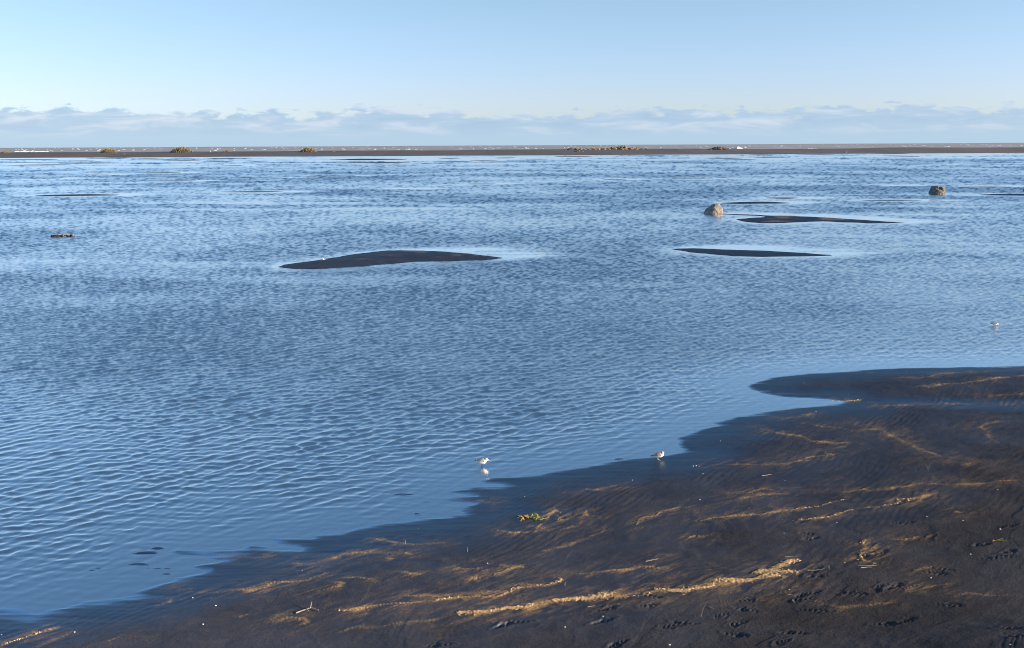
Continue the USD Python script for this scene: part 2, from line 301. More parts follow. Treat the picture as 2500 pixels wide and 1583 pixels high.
# the fingers of the waterline lie level with the picture: spread along x
H += 0.015 * (fbm2(X * 0.9, Yg * 5.0, 4, 5) - 0.5) * sstep(-0.9, -0.05, sd) * (1 - sstep(0.5, 1.6, sd))
H += 0.0060 * (fbm2(X * 4.0, Yg * 30, 3, 16) - 0.5) * sstep(-0.25, 0.1, sd) * (1 - sstep(0.7, 1.6, sd))
wet0 = 1 - sstep(0.006, 0.050, H)
rip = np.sin(2 * np.pi * (0.25 * A + B) / 0.085 + 22 * fbm2(A * 1.3, B * 1.3, 4, 6))
rmask = sstep(0.48, 0.66, fbm2(A * 0.8, B * 1.4, 2, 8))
H += 0.0040 * rip * np.clip(wet0 * 0.6 + 0.25, 0, 1) * rmask * sstep(0.05, 0.4, sd) * inland
H += 0.012 * (fbm2(X * 9, Yg * 9, 3, 9) - 0.5) * sstep(0.0, 1.0, sd)
for k, (u, v) in enumerate(ISLETS[::2]):
    p = ground(np.array(u), np.array(v)); r1, r2 = 0.04 + 0.05 * ((k * 37) % 10) / 10, 0.028
    q = np.exp(-(((X - p[0]) / r1 / 2.4) ** 2 + ((Yg - p[1]) / r2 / 2.0) ** 2))
    sel = q > 0.05
    H[sel] = np.maximum(H[sel], q[sel] * 0.020 * sstep(0.36, 0.64, fbm2(X[sel] * 3.5 + k, Yg[sel] * 34, 4, 15)) - 0.0105)
# footprints: a pressed sole with tread, and the sand pushed up round it
FEET = crop(1668, 1183, .3455, [(880, 345), (925, 608), (945, 645), (1495, 715), (1370, 735), (870, 775), (830, 815), (930, 890), (450, 885), (290, 930), (460, 815), (380, 985), (370, 1060), (780, 1050), (700, 1115), (1580, 960), (1420, 985),
        (2170, 525), (2275, 510), (2300, 475), (1770, 625), (1840, 600), (2340, 1020), (2250, 1130), (2400, 1075), (2310, 290), (1740, 375), (845, 255), (1210, 775), (1390, 480), (10, 980), (900, 380), (1870, 850), (2110, 425), (1560, 275)]) + \
       crop(834, 1183, .3463, [(1870, 875), (2170, 860), (1840, 965), (2340, 1000), (1130, 995), (690, 1130), (1950, 1125), (1240, 970), (2170, 790)])
fr = np.random.default_rng(11)
footdark = np.zeros_like(H)
for u, v in FEET:
    p = on_beach(u, v)[0]; yaw = fr.uniform(-0.5, 0.9) + (math.pi if fr.random() < .4 else 0); dep = fr.uniform(0.003, 0.013); L = fr.uniform(0.09, 0.13); w = fr.uniform(0.036, 0.048)
    sel = (np.abs(X - p[0]) < 0.3) & (np.abs(Yg - p[1]) < 0.4)
    dx, dy = X[sel] - p[0], Yg[sel] - p[1]
    a, b = dx * math.cos(yaw) + dy * math.sin(yaw), -dx * math.sin(yaw) + dy * math.cos(yaw)
    waist = w * (1 - 0.25 * np.exp(-((a + 0.03) / 0.04) ** 2)) * (1 + 0.15 * np.sign(a))
    e = np.sqrt((a / L) ** 2 + (b / waist) ** 2) + 0.35 * (fbm2(dx * 18 + u, dy * 18 + v, 3, 12) - 0.5)
    ins = 1 - sstep(0.72, 1.0, e); rim = np.exp(-((e - 1.25) / 0.2) ** 2)
    tread = 0.0045 * np.sin(a * 2 * np.pi / 0.042 + 6 * np.abs(b) / 0.05)
    clod = 0.015 * (fbm2(dx * 34 + v, dy * 34 + u, 2, 13) - 0.5)
    H[sel] += -(dep * (0.25 + 1.1 * sstep(0.35, 0.7, fbm2(dx * 9 + v, dy * 9, 2, 14))) + tread + clod) * ins + (0.003 + 0.5 * clod) * rim
# --- drift of pale straw: traced lines
LINES = []   # (points of the photograph, strength, half width in metres)
def ln(ox, oy, s, st, w, *paths):
    for p in paths: LINES.append((crop(ox, oy, s, p), st, w))
C1 = (0, 1183, .3463); C2 = (834, 1183, .3463); C3 = (1668, 1183, .3455); C4 = (1668, 860, .3455)
ln(*C1, .75, .035, [(1420, 797), (1550, 780), (1600, 765), (1780, 757), (1880, 740), (1890, 715), (2050, 690), (2180, 670), (2195, 650), (2290, 630), (2310, 610), (2250, 600)])
ln(*C1, .45, .05, [(2210, 755), (2370, 740), (2390, 710), (2330, 700)], [(2310, 905), (2408, 905)], [(1870, 980), (1930, 950), (2060, 935)], [(1900, 985), (2000, 970), (2120, 965), (2150, 985), (2100, 1010)], [(1130, 860), (1180, 840), (1140, 825)], [(2060, 540), (2250, 545), (2330, 520), (2408, 510)])
ln(*C1, .8, .035, [(0, 1150), (120, 1100), (250, 1050), (400, 1000)])
ln(*C1, .3, .05, [(250, 1145), (380, 1090), (520, 1040)], [(710, 1140), (760, 1110), (850, 1070)], [(1200, 765), (1330, 770)], [(1650, 940), (1700, 935), (1760, 910)], [(1560, 490), (1800, 515), (1950, 490)])
ln(*C2, .85, .04, [(-40, 918), (0, 915), (200, 885), (400, 855), (650, 832), (800, 805), (950, 785), (1100, 775), (1200, 745), (1400, 705), (1520, 680), (1540, 660), (1480, 655)])
ln(*C2, .40, .11, [(450, 790), (700, 780), (850, 770), (1170, 745)], [(1250, 715), (1420, 695)])
MAIN = [(500, 955), (700, 930), (820, 915), (1000, 890), (1110, 870), (1160, 852), (1300, 850), (1500, 815), (1620, 800), (1740, 795), (1760, 780), (1900, 770), (2060, 765), (2200, 738), (2330, 745), (2408, 743)]
ln(*C2, 1.0, .06, MAIN[2:])
ln(*C2, .35, .04, MAIN[:3], [(0, 1050), (100, 1020), (330, 980), (580, 950)])
ln(*C3, 1.0, .075, [(0, 745), (150, 740), (300, 725), (450, 690), (560, 665), (690, 655)], [(220, 705), (340, 700), (480, 680)], [(520, 630), (640, 610), (700, 580), (800, 555), (830, 550)], [(690, 625), (810, 625)], [(480, 690), (600, 645), (680, 615)])
ln(*C2, .45, .04, [(0, 665), (120, 680), (210, 690)], [(340, 520), (280, 555), (330, 590), (450, 605), (550, 620)], [(300, 510), (350, 510)], [(430, 465), (490, 480)], [(660, 735), (690, 710), (760, 695)], [(1080, 560), (1150, 575), (1270, 560)], [(2150, 540), (2250, 530)], [(840, 120), (960, 120), (1080, 135)], [(0, 500), (200, 480), (420, 470)], [(200, 400), (500, 410), (760, 400)])
ln(*C2, .75, .045, [(820, 595), (880, 600), (980, 598)], [(850, 680), (890, 660), (960, 655)], [(1050, 640), (1130, 615), (1230, 580), (1290, 585)], [(2250, 500), (2310, 500)], [(1620, 625), (1700, 625), (1830, 615), (2000, 605), (2060, 600), (2130, 580), (2280, 570)])
ln(*C2, .6, .05, [(1100, 315), (1270, 325), (1350, 325), (1380, 300), (1450, 280), (1550, 245), (1530, 220)], [(1360, 310), (1440, 250), (1470, 215), (1510, 195), (1550, 205)], [(1560, 310), (1650, 290), (1670, 260), (1690, 230), (1760, 220), (1700, 210), (1720, 180)], [(2080, 300), (2090, 255), (2200, 225), (2240, 190), (2300, 180), (2408, 165)], [(1650, 45), (1800, 35), (1950, 10)])
ln(*C2, .35, .06, [(1620, 390), (1610, 420), (1660, 380), (1720, 375), (1830, 355), (1850, 325)], [(1400, 470), (1500, 440), (1600, 425)])
ln(*C3, .8, .035, [(100, 265), (180, 240), (300, 230), (450, 215), (560, 210), (700, 185), (790, 165), (870, 150), (950, 140), (1160, 110)], [(755, 250), (810, 243), (900, 225), (1010, 212), (1080, 205), (1170, 190), (1210, 188), (1270, 183), (1350, 170), (1440, 155), (1520, 140)], [(30, 385), (80, 380), (160, 380)])
ln(*C3, 1.0, .05, [(1510, 128), (1580, 130), (1620, 115), (1680, 90), (1720, 80)])
ln(*C3, .55, .05, [(390, 70), (480, 65), (560, 42), (650, 50), (740, 65), (640, 75), (520, 85), (430, 103)], [(1910, 192), (1955, 192)], [(1460, 375), (1560, 375), (1650, 370)], [(1100, 40), (1250, 30), (1290, 40), (1430, 32), (1480, 10)])
ln(*C3, .8, .035, [(1250, 480), (1300, 455), (1280, 430), (1310, 410)], [(1330, 470), (1380, 440)], [(1290, 500), (1360, 500)], [(1240, 530), (1300, 540), (1360, 560)], [(1250, 480), (1270, 530)], [(1560, 720), (1630, 715), (1700, 705)], [(610, 810), (640, 798), (700, 795)])
ln(*C3, .40, .035, [(1560, 750), (1700, 750), (1800, 740), (1950, 718)], [(1960, 800), (2100, 790), (2300, 770)], [(1600, 620), (1780, 590)], [(860, 800), (1100, 855), (1500, 845)])
ln(*C4, .6, .06, [(550, 545), (650, 560), (750, 575), (830, 590), (900, 620), (1050, 630), (1170, 640), (1150, 670), (1060, 690)], [(890, 505), (960, 520), (1080, 520), (1110, 530)], [(1500, 945), (1680, 935), (1900, 937), (2100, 932), (2408, 925)])
ln(*C4, .75, .05, [(200, 795), (420, 795), (560, 785), (720, 775), (830, 755), (980, 735), (1060, 735), (1000, 715)], [(1700, 245), (1790, 240), (1810, 230), (1880, 225), (2000, 212), (2100, 210), (2200, 190), (2300, 178), (2408, 168), (2700, 150)])
ln(*C4, .6, .12, [(1220, 530), (1400, 540), (1430, 570), (1500, 600), (1600, 640), (1660, 680), (1760, 715), (1840, 740)])
ln(*C4, .35, .13, [(1840, 740), (1950, 740), (2050, 770), (1950, 795)], [(2240, 475), (2150, 500), (2100, 530), (2150, 560), (2160, 600), (2230, 640)])
ln(*C4, .45, .06, [(1990, 303), (2150, 303), (2408, 300), (2600, 300)], [(1500, 185), (1650, 180), (1830, 155), (2050, 140), (2408, 125)], [(1340, 380), (1700, 370), (2100, 365), (2408, 362)], [(700, 465), (800, 450), (930, 430)])
ln(*C4, .9, .05, [(1050, 337), (1150, 343), (1260, 340)])
gold = np.zeros(H.size); halo = np.zeros(H.size)
flat = np.stack([X.ravel(), Yg.ravel()], -1)
gw = (fbm2(X * 3.0, Yg * 3.0, 3, 21) - 0.5).ravel()
jit = np.stack([(fbm2(X * 2.2, Yg * 2.2, 3, 22) - 0.5).ravel() * 0.16, (fbm2(X * 2.2, Yg * 2.2, 3, 23) - 0.5).ravel() * 0.26], -1)
brk = fbm2(X * 4, Yg * 7, 4, 24).ravel()
fin = fbm2(A * 5, B * 28, 4, 25).ravel()
WRACK = []
near = cKDTree(flat + jit)
for pts, st, w in LINES:
    q = on_beach(*np.array(pts, float).T)
    seg = shapely.LineString(q[:, :2])
    n = max(int(seg.length / 0.03), 4)
    s = np.array([seg.interpolate(d).coords[0] for d in np.linspace(0, seg.length, n)])
    WRACK.append((s, st, w))
    lo, hi = s.min(0) - 0.9, s.max(0) + 0.9
    sel = np.nonzero((flat[:, 0] > lo[0]) & (flat[:, 0] < hi[0]) & (flat[:, 1] > lo[1]) & (flat[:, 1] < hi[1]))[0]
    d, k = cKDTree(s).query(flat[sel] + jit[sel])
    end = np.minimum(k, n - 1 - k) / n
    ww = w * (0.20 + 0.8 * np.abs(gw[sel]) * 3) * (0.35 + 0.65 * sstep(0, 0.12, end))
    # crisp on the land side, trailing off towards the water
    gold[sel] = np.maximum(gold[sel], st * (0.75 * np.exp(-(d / ww) ** 1.6) + 0.35 * np.exp(-(d / (2.2 * w + .02)) ** 1.2) * sstep(.45, .62, fin[sel])) * (0.45 + 0.8 * sstep(0.40, 0.60, brk[sel])))
    halo[sel] = np.maximum(halo[sel], st * np.exp(-(d / (0.22 + 3 * w)) ** 2))
gold, halo = gold.reshape(H.shape), halo.reshape(H.shape)
fine = streaky(1.6, 15.0, 5, 30, 0.8)
thin = np.exp(-(streaky(0.9, 5.5, 6, 31, 1.0) / 0.014) ** 2)
film = sstep(0.03, 0.20, fine) * (0.05 + 0.30 * halo) + thin * (0.08 + 0.55 * halo) * sstep(-0.05, 0.1, fine + 0.05)
drier = sstep(0.6, 1.5, sd + 0.9 * (fbm2(X * 0.8, Yg * 2.2, 4, 34) - 0.5)) * (1 - 0.75 * sstep(3.3, 5.5, B - (sh[5] @ snrm)))
hollow = np.zeros_like(H)
for u, v_, a_, b_ in ((1000, 1378, 92, 17), (1150, 1381, 40, 9)):                  # smooth dark scours ringed by straw
    p = on_beach(u, v_)[0]; px_ = np.linalg.norm(p - CAM) / FPX
    e = np.hypot((X - p[0]) / (a_ * px_), (Yg - p[1]) / (b_ * px_ * np.linalg.norm(p - CAM) / EYE)) + .3 * (fbm2(X * 3, Yg * 3, 3, 36) - .5)
    hollow = np.maximum(hollow, 1 - sstep(.75, 1.0, e))
H -= 0.004 * hollow; film_keep = 1 - hollow
gold = np.clip(np.maximum(gold * 1.65 * film_keep, film * drier * 0.36 * film_keep), 0, 1) * sstep(-0.05, 0.1, sd)
H += gold * 0.006 * inland
wob = 0.9 * (fbm2(X * 0.8, Yg * 2.2, 4, 34) - 0.5)
wet = np.maximum((1 - sstep(0.006, 0.040, H0 + 0.6 * (H - H0))), 1 - sstep(0.22, 1.0, sd + wob)) * (1 - 0.8 * gold)
wet = np.maximum(wet, 0.38 * (1 - sstep(1.8, 4.2, sd + 2 * wob)) * (1 - 0.8 * gold))
wet = np.clip(wet * 0.95 + 0.12 * streaky(0.8, 3, 3, 33) * 2, 0, 1)
film = (1 - sstep(0.0, 0.0056, H)) ** 1.4 * (1 - sstep(0.5, 1.2, sd))
v = np.stack([X, Yg, H], -1).reshape(-1, 3)
f = grid_faces(*X.shape)
f = f[(H.ravel()[f].max(1) > -0.02)]
v, f, wv, gv, fv = compact(v, f, wet.ravel(), gold.ravel(), film.ravel())
f = f[:, ::-1] if np.cross(v[f[0, 1]] - v[f[0, 0]], v[f[0, 3]] - v[f[0, 0]])[2] < 0 else f
BEACH = obj('beach', (v, f), SAND, smooth=True, vars={'wet': wv, 'gold': gv, 'film': fv})
say(BEACH, kind='structure', label='near black sand beach with a spit, footprints and straw drift lines')
beach_tree, beach_z = cKDTree(v[:, :2]), v[:, 2]
def drop(p):
    """a point of the beach with the relief taken into account"""
    p = np.array(p, float); d, k = beach_tree.query(p[..., :2], k=3); p[..., 2] = beach_z[k].mean(-1); return p

# ------------------------------------------------------------------ sandbars: (x0, x1, y, thickness) in the photograph
BARS = [(-30, 145, 390, 1.6), (232, 319, 386.5, 2), (329, 388, 388, 1.6), (177, 225, 392, 1.0), (20, 156, 397, 1.0), (139, 277, 398.7, 1.6), (31, 177, 403, 1.6), (405, 492, 392, 1.4), (495, 568, 395, 1.5), (505, 616, 386.8, 1.3),
        (606, 651, 394.5, 1.2), (547, 596, 405, 1.3), (336, 436, 422.3, 1.8), (200, 270, 426.7, .8), (60, 150, 437, .7), (363, 478, 442, 1.6), (561, 689, 434.7, 1.1), (745, 872, 430, 1.4), (537, 693, 468.6, 2.0),
        (814, 997, 389.5, 2.8), (820, 1007, 397.5, 2.0), (1056, 1156, 395, 1.3), (1070, 1125, 387.8, 1.2), (1146, 1215, 392, 1.1), (1208, 1260, 386, 1.1), (1281, 1336, 390.8, 1.0), (1354, 1444, 382.8, 1.8), (1140, 1212, 449.4, 1.2),
        (952, 1014, 460.8, .5), (1471, 1530, 438.6, 1.2), (1624, 1742, 437, 1.0), (1579, 1624, 380.2, 1.4), (1837, 1889, 378.5, 1.4), (1730, 1817, 387, 1.5), (1768, 1851, 390, 1.1), (1844, 1931, 385, 1.3), (1951, 2034, 378.3, 1.6), (2131, 2207, 375.5, 1.5), (2183, 2231, 381.8, 2.2),
        (2165, 2200, 453, .4), (2340, 2460, 455.5, .7), (2394, 2640, 476, 4.0), (1872, 1951, 484, 2.4), (2103, 2252, 489.5, 1.8), (1758, 1924, 495.6, 4.4), (90, 291, 477, 4.0)]
calm_zones = []
bar_rng = np.random.default_rng(3)
for x0, x1, yc, th in BARS:
    c = ground(np.array((x0 + x1) / 2), np.array(yc)); ppm = c[1] ** 2 / (EYE * FPX)            # metres of ground per pixel of height here
    rx = (x1 - x0) / 2 * c[1] / FPX; hgt = min(0.07, 0.5 * th * c[1] / FPX); ry = max(th * ppm * 0.55, 0.3)
    calm_zones.append((c[0], c[1], rx, ry))
    if th < 0.6: continue
    nr, na = 7, 40
    an = np.linspace(0, 2 * np.pi, na, endpoint=False)
    wob = 1 + 0.22 * np.sin(an * 2 + bar_rng.uniform(0, 6)) * bar_rng.uniform(.3, 1) + 0.12 * np.sin(an * 3 + bar_rng.uniform(0, 6)) + 0.07 * np.sin(an * 5 + bar_rng.uniform(0, 6))
    vv, ff = [(0, 0, hgt)], []
    bend = bar_rng.uniform(-0.5, 0.5) * ry
    for i in range(1, nr + 1):
        r = 1.15 * i / nr
        for a, w in zip(an, wob):
            x_ = r * math.cos(a) * rx; y_ = r * math.sin(a) * w * ry + bend * (r * math.cos(a)) ** 2
            vv.append((x_, y_, hgt * (1 - r * r) * (1 if r < 1 else 2.0)))
    for j in range(na):
        ff.append((0, 1 + j, 1 + (j + 1) % na))
        for i in range(nr - 1):
            a_, b_ = 1 + i * na + j, 1 + i * na + (j + 1) % na
            ff += [(a_, a_ + na, b_ + na), (a_, b_ + na, b_)]
    vv = np.array(vv); n_ = len(vv)
    o = obj('sandbar', (vv + c, np.array(ff)), BARSAND, smooth=True, vars={'wet': np.full(n_, 0.12), 'gold': np.zeros(n_)})
    say(o, kind='structure')
BIG = [crop(600, 560, .2907, [(320, 315), (420, 290), (560, 275), (700, 252), (850, 227), (1000, 202), (1150, 190), (1300, 186), (1500, 188), (1700, 198), (1900, 214), (2050, 232), (2115, 243), (2000, 254), (1700, 263), (1400, 270), (1100, 295), (850, 318), (600, 330), (420, 328)]),
       crop(1600, 420, .3738, [(420, 275), (600, 279), (760, 287), (880, 288), (1000, 294), (1200, 305), (1400, 318), (1610, 333), (1400, 334), (1200, 327), (1100, 322), (950, 326), (830, 333), (700, 334), (600, 326), (545, 312), (620, 303), (740, 295), (700, 288), (560, 282)]),
       crop(1600, 420, .3738, [(135, 505), (250, 502), (450, 509), (700, 518), (900, 528), (1130, 545), (950, 550), (700, 553), (500, 548), (250, 525)])]
BIGLAB = ['large dark crescent sandbar in the middle of the lagoon', 'long dark sandbar trailing right of the pale pointed boulder', 'low lens shaped dark sandbar below the pale pointed boulder']
bigpoly = []
for k, pts in enumerate(BIG):
    q = ground(*np.array(pts, float).T)[:, :2]
    poly = shapely.Polygon(q).buffer(0).segmentize(0.3)
    poly = shapely.Polygon(poly.exterior.simplify(0.02)).buffer(0.12).buffer(-0.12) if k == 1 else poly.buffer(0.4).buffer(-0.4)
    bigpoly.append(poly)
    x0, y0, x1, y1 = poly.bounds
    gx, gy = np.meshgrid(np.arange(x0 - .6, x1 + .6, 0.09), np.arange(y0 - .6, y1 + .6, 0.13))
    ring = np.array(poly.exterior.segmentize(0.05).coords); d = cKDTree(ring).query(np.stack([gx.ravel(), gy.ravel()], -1))[0].reshape(gx.shape)
    s = np.where(shapely.contains_xy(poly, gx, gy), d, -d)
    s = s + 0.16 + 0.34 * (fbm2(gx * 1.1, gy * 2.2, 5, 60 + k) - 0.5)
    top = (0.17, 0.07, 0.06)[k]
    z = top * np.tanh(s / 1.1) + 0.014 * (fbm2(gx * 1.2, gy * 3, 4, 64 + k) - 0.5) * sstep(0, .5, s)
    if k == 1:   # swirl of pale drift
        gd = 0.35 * sstep(.3, .7, s) * sstep(0.52, 0.68, fbm2(gx * 1.0, gy * 1.2, 4, 66))
    else:
        gd = 0.15 * sstep(.2, .5, s) * sstep(0.64, 0.76, fbm2(gx * 1.6, gy * 2.5, 4, 67 + k))
    f = grid_faces(*gx.shape); f = f[z.ravel()[f].max(1) > -0.03]
    v, f, wv, gv = compact(np.stack([gx, gy, z], -1).reshape(-1, 3), f, (0.55 - 0.5 * sstep(0, 0.8, s)).ravel(), gd.ravel())
    say(obj('sandbar', (v, f), BARSAND, smooth=True, vars={'wet': wv, 'gold': gv}), BIGLAB[k], kind='structure')

# ------------------------------------------------------------------ lagoon water
X, Yg, step = sheet(EYE / 392.0, EYE / 6.3, (), (), 0.72 / 996.0)
X, Yg = X.astype(np.float32), Yg.astype(np.float32)
nearm = Yg[:, 0] < 60
sds = np.full(X.shape, -40.0, np.float32); sds[nearm] = shore_sd(X[nearm], Yg[nearm], True)
sdr = np.full(X.shape, -40.0, np.float32); sdr[nearm] = shore_sd(X[nearm], Yg[nearm])
calm = np.zeros_like(X)
def ease(a, b, x):
    t = np.clip((x - a) / (b - a), 0, 1); return t * t * (3 - 2 * t)
for cx, cy, rx, ry in calm_zones:
    r = np.nonzero(np.abs(Yg[:, 0] - cy) < (ry + 1.6 + cy * 0.008) * 1.3)[0]
    if not len(r): continue
    xs, ys = X[r[0]:r[-1] + 1], Yg[r[0]:r[-1] + 1]
    d = np.sqrt(((xs - cx - 0.9) / (rx + 2.4)) ** 2 + ((ys - cy - 0.2) / (ry + 0.8 + cy * 0.010)) ** 2)
    calm[r[0]:r[-1] + 1] = np.maximum(calm[r[0]:r[-1] + 1], 1 - ease(0.55, 1.15, d))
for k, poly in enumerate(bigpoly):
    x0, y0, x1, y1 = poly.bounds
    r = np.nonzero((Yg[:, 0] > y0 - 3) & (Yg[:, 0] < y1 + 5))[0]
    xs, ys = X[r[0]:r[-1] + 1], Yg[r[0]:r[-1] + 1]
    ring = np.array(poly.exterior.segmentize(0.1).coords); tr = cKDTree(ring)
    sh_x = np.clip((xs - (x0 + x1) / 2) / (x1 - x0) + 0.3, 0, 1.6)
    out = np.zeros_like(xs)
    for ox, oy, rad in ((0, 0, .75), (0.8, .5, 0.8), (1.7, .9, 0.75)):       # the lee side is sheltered further out
        d = tr.query(np.stack([(xs - ox).ravel(), (ys - oy).ravel()], -1))[0].reshape(xs.shape)
        d = np.where(shapely.contains_xy(poly, (xs - ox), (ys - oy)), 0, d) + 0.9 * (fbm2(xs * 0.8, ys * 1.3, 3, 75) - 0.45)
        out = np.maximum(out, 1 - ease(0.0, 2.3 * rad, d))
    calm[r[0]:r[-1] + 1] = np.maximum(calm[r[0]:r[-1] + 1], out * (0.72 + 0.5 * ease(.3, .6, fbm2(xs * 0.45, ys * 2.2, 4, 77))).clip(0, 1))
# streaks of slack water before the far beach
q = fbm2(X / 38.0, Yg / 16.0 + 7, 4, 70)
calm = np.maximum(calm, ease(0.46, 0.62, q + 0.10 * ease(200, 370, Yg)) * ease(130, 250, Yg) * 0.8)
# wind lanes: long slacker streaks between the ruffled water
lane = fbm2(X / 15.0 + 0.12 * Yg, Yg / 3.6, 3, 78)
calm = np.maximum(calm, 0.55 * ease(0.56, 0.70, lane) * ease(9, 16, Yg) * (1 - ease(60, 140, Yg)))
shelter = ease(0.0, 2.3, -sds)                                                      # ripples die out over the shallows
patch = (0.58 + 0.66 * ease(0.30, 0.70, fbm2(X / 7.0, Yg / 5.0, 3, 71))) * (0.74 + 0.48 * ease(0.32, 0.68, fbm2(X / 34.0 + 3, Yg / 17.0, 3, 72)))
amp = (0.10 + 0.90 * shelter) * patch * (1 - 0.91 * calm)
dX, dY = np.maximum(Yg, 4) * step, Yg ** 2 / EYE * step
wr = np.random.default_rng(5)
Z, SX, SY, GX, GY, LOST = (np.zeros_like(X) for _ in range(6))
mean_dir = math.atan2(-0.80, 0.60)
comps = []
for lam in np.geomspace(0.085, 1.1, 80):
    lam *= wr.uniform(0.93, 1.07)
    th_ = mean_dir + (wr.choice((-0.50, 0.42)) if lam < .45 else 0) + wr.normal(0, 0.24)
    k_ = 2 * np.pi / lam
    slope = 0.036 * math.exp(-(math.log(lam / 0.15) / 0.80) ** 2) * (1 - 0.45 * ease(.35, .8, lam))
    comps.append((k_ * math.cos(th_), k_ * math.sin(th_), slope / k_, wr.uniform(0, 6.28), lam))
lodk = 1.7 + 1.4 * ease(25, 70, Yg)
wx = (fbm2(X / 1.7, Yg / 1.7, 2, 73) - 0.5).astype(np.float32) * 0.35
for kx, ky, a, ph, lam in comps:
    vis = ease(1.0, 2.0, 1 / lodk * 2 * np.pi / (abs(kx) * dX + abs(ky) * dY + 1e-9))
    am = a * amp * (ease(0.0, 1.0, amp + 0.45 - 0.25 * math.log(lam / 0.3)))
    k_ = math.hypot(kx, ky)
    LOST += (1 - vis ** 2) * (am * k_) ** 2 * 0.5
    r0 = int(np.argmax(vis.max(1) > 0.002)) if (vis > 0.002).any() else len(vis)          # rows far out where this ripple is too fine to draw
    if r0 >= len(vis): continue
    q = slice(r0, None)
    p = (kx * X[q] + ky * Yg[q] + ph + wx[q] * (kx + ky)).astype(np.float32)
    am = am[q] * vis[q]; c, s = am * np.cos(p), am * np.sin(p)
    Z[q] += c; SX[q] -= kx * s; SY[q] -= ky * s; GX[q] -= kx / k_ * s; GY[q] -= ky / k_ * s
# swash ripples that bend round and run in parallel to the shore
for lam, a0, sd_ in ((0.30, 0.0011, 80), (0.17, 0.0007, 81), (0.44, 0.0011, 82)):
    ph = 2 * np.pi * (sds + 0.55 * (fbm2(X * 0.9, Yg * 0.9, 3, sd_) - 0.5)) / lam
    win = ease(0.25, 1.1, -sds) * (1 - ease(2.5, 6.5, -sds)) * ease(0.34, 0.60, fbm2(X * 0.55, Yg * 0.55, 2, sd_ + 5)) * (1 - ease(22, 30, Yg))
    prof = 1 - 2 * np.abs(np.sin(ph / 2)) ** 0.7                                      # narrow crests, broad flats
    Z += a0 * win * prof
# fine wrinkles meeting in a loose net over the shallows
nr_ = Yg[:, 0] < 24
xs, ys = X[nr_], Yg[nr_]
net = np.zeros_like(xs)
for kx, ky, sd_ in ((1.5, 2.6, 84), (2.3, 3.6, 85)):
    w_x = 0.5 * (fbm2(xs * .8, ys * .8, 2, sd_ + 3) - .5)
    r_ = fbm2((xs * sdir[0] + ys * sdir[1]) * kx * .6 + w_x, (xs * snrm[0] + ys * snrm[1]) * ky + w_x, 3, sd_)
    net += 0.0030 * (1.5 / kx) * np.clip(1 - np.abs(r_ - 0.5) / 0.055, 0, 1) ** 1.5
Z[nr_] += net * ease(0.2, 1.2, -sds[nr_]) * (1 - ease(3.0, 7.5, -sds[nr_])) * (1 - ease(17, 24, ys))
h_, w_ = Z.shape
# true normals from the surface itself, crests drawn together
PX, PY = X + GX * 1.0, Yg + GY * 1.0
c1 = np.stack([np.gradient(q_, axis=1) for q_ in (PX, PY, Z)], -1); r1 = np.stack([np.gradient(q_, axis=0) for q_ in (PX, PY, Z)], -1)
nn = np.cross(c1, r1); nn *= np.sign(nn[..., 2:3]); nn[..., 2] = np.maximum(nn[..., 2], 1e-9)
sx, sy = -nn[..., 0] / nn[..., 2], -nn[..., 1] / nn[..., 2]
blend = ease(22, 45, Yg)
nx, ny = np.clip(sx, -.8, .8) * (1 - blend) + SX * blend, np.clip(sy, -.8, .8) * (1 - blend) + SY * blend
# beyond the distance where single ripples can be told apart: their glitter, and the rest as roughness
gl = np.random.default_rng(9).normal(0, 1, X.shape).astype(np.float32)
gl = 0.50 * gl + sum(0.42 * (1 - k_ / 4) * (np.roll(gl, k_, 1) + np.roll(gl, -k_, 1)) for k_ in (1, 2, 3))
ny = ny - gl * np.sqrt(LOST) * 0.80
nx = nx + np.roll(gl, 3, 0) * np.sqrt(LOST) * 0.3
rough = np.sqrt(np.sqrt(2 * LOST * 0.40 + 0.0006 + 0.0012 * amp))
n = np.stack([-nx, -ny, np.ones_like(nx)], -1); n /= np.linalg.norm(n, axis=-1, keepdims=True)
v = np.stack([PX, PY, Z], -1).reshape(-1, 3)
f = grid_faces(h_, w_)
keep = (sdr.ravel()[f].min(1) < 1.3)
v, f, n, rough = compact(v, f[keep], n.reshape(-1, 3), rough.ravel())
f = f[:, ::-1] if np.cross(v[f[0, 1]] - v[f[0, 0]], v[f[0, 3]] - v[f[0, 0]])[2] < 0 else f
say(obj('lagoon_water', (v, f), WATER, normals=n, vars={'rough': rough}), kind='structure', label='wind rippled blue lagoon water')

# ------------------------------------------------------------------ far beach ridge and the sea behind it
ys = np.array([376, 380, 386, 394, 404, 416, 430, 445, 452, 462, 475, 490, 520])
ps = np.array([-.15, .02, .10, .30, .62, 1.05, 1.50, 1.78, 1.80, 1.60, 1.0, 0.2, -1.0])
xs = np.concatenate([-np.geomspace(2500, 330, 14), np.linspace(-320, 320, 321), np.geomspace(330, 2500, 14)])
gx, gy = np.meshgrid(xs, ys.astype(float)); gz = np.repeat(ps[:, None], len(xs), 1)
k = sstep(.1, 1.2, gz)
gz = gz + k * (0.9 * (fbm2(gx / 60, gy / 40, 3, 90) - 0.5) + 0.25 * (fbm2(gx / 9, gy / 9, 3, 91) - 0.5))
gy = gy + 14 * (fbm2(gx / 45, gy * 0, 3, 92) - 0.5)
f = grid_faces(*gx.shape)
say(obj('far_beach', (np.stack([gx, gy, gz], -1).reshape(-1, 3), f), FARSAND, smooth=True), kind='structure', label='long dark sand ridge between the lagoon and the sea')
ys = np.concatenate([[480.0], np.geomspace(520, 30000, 60)]); ss = np.linspace(-2.4, 2.4, 61)
gx = ys[:, None] * ss[None, :]; gy = np.repeat(ys[:, None], 61, 1)
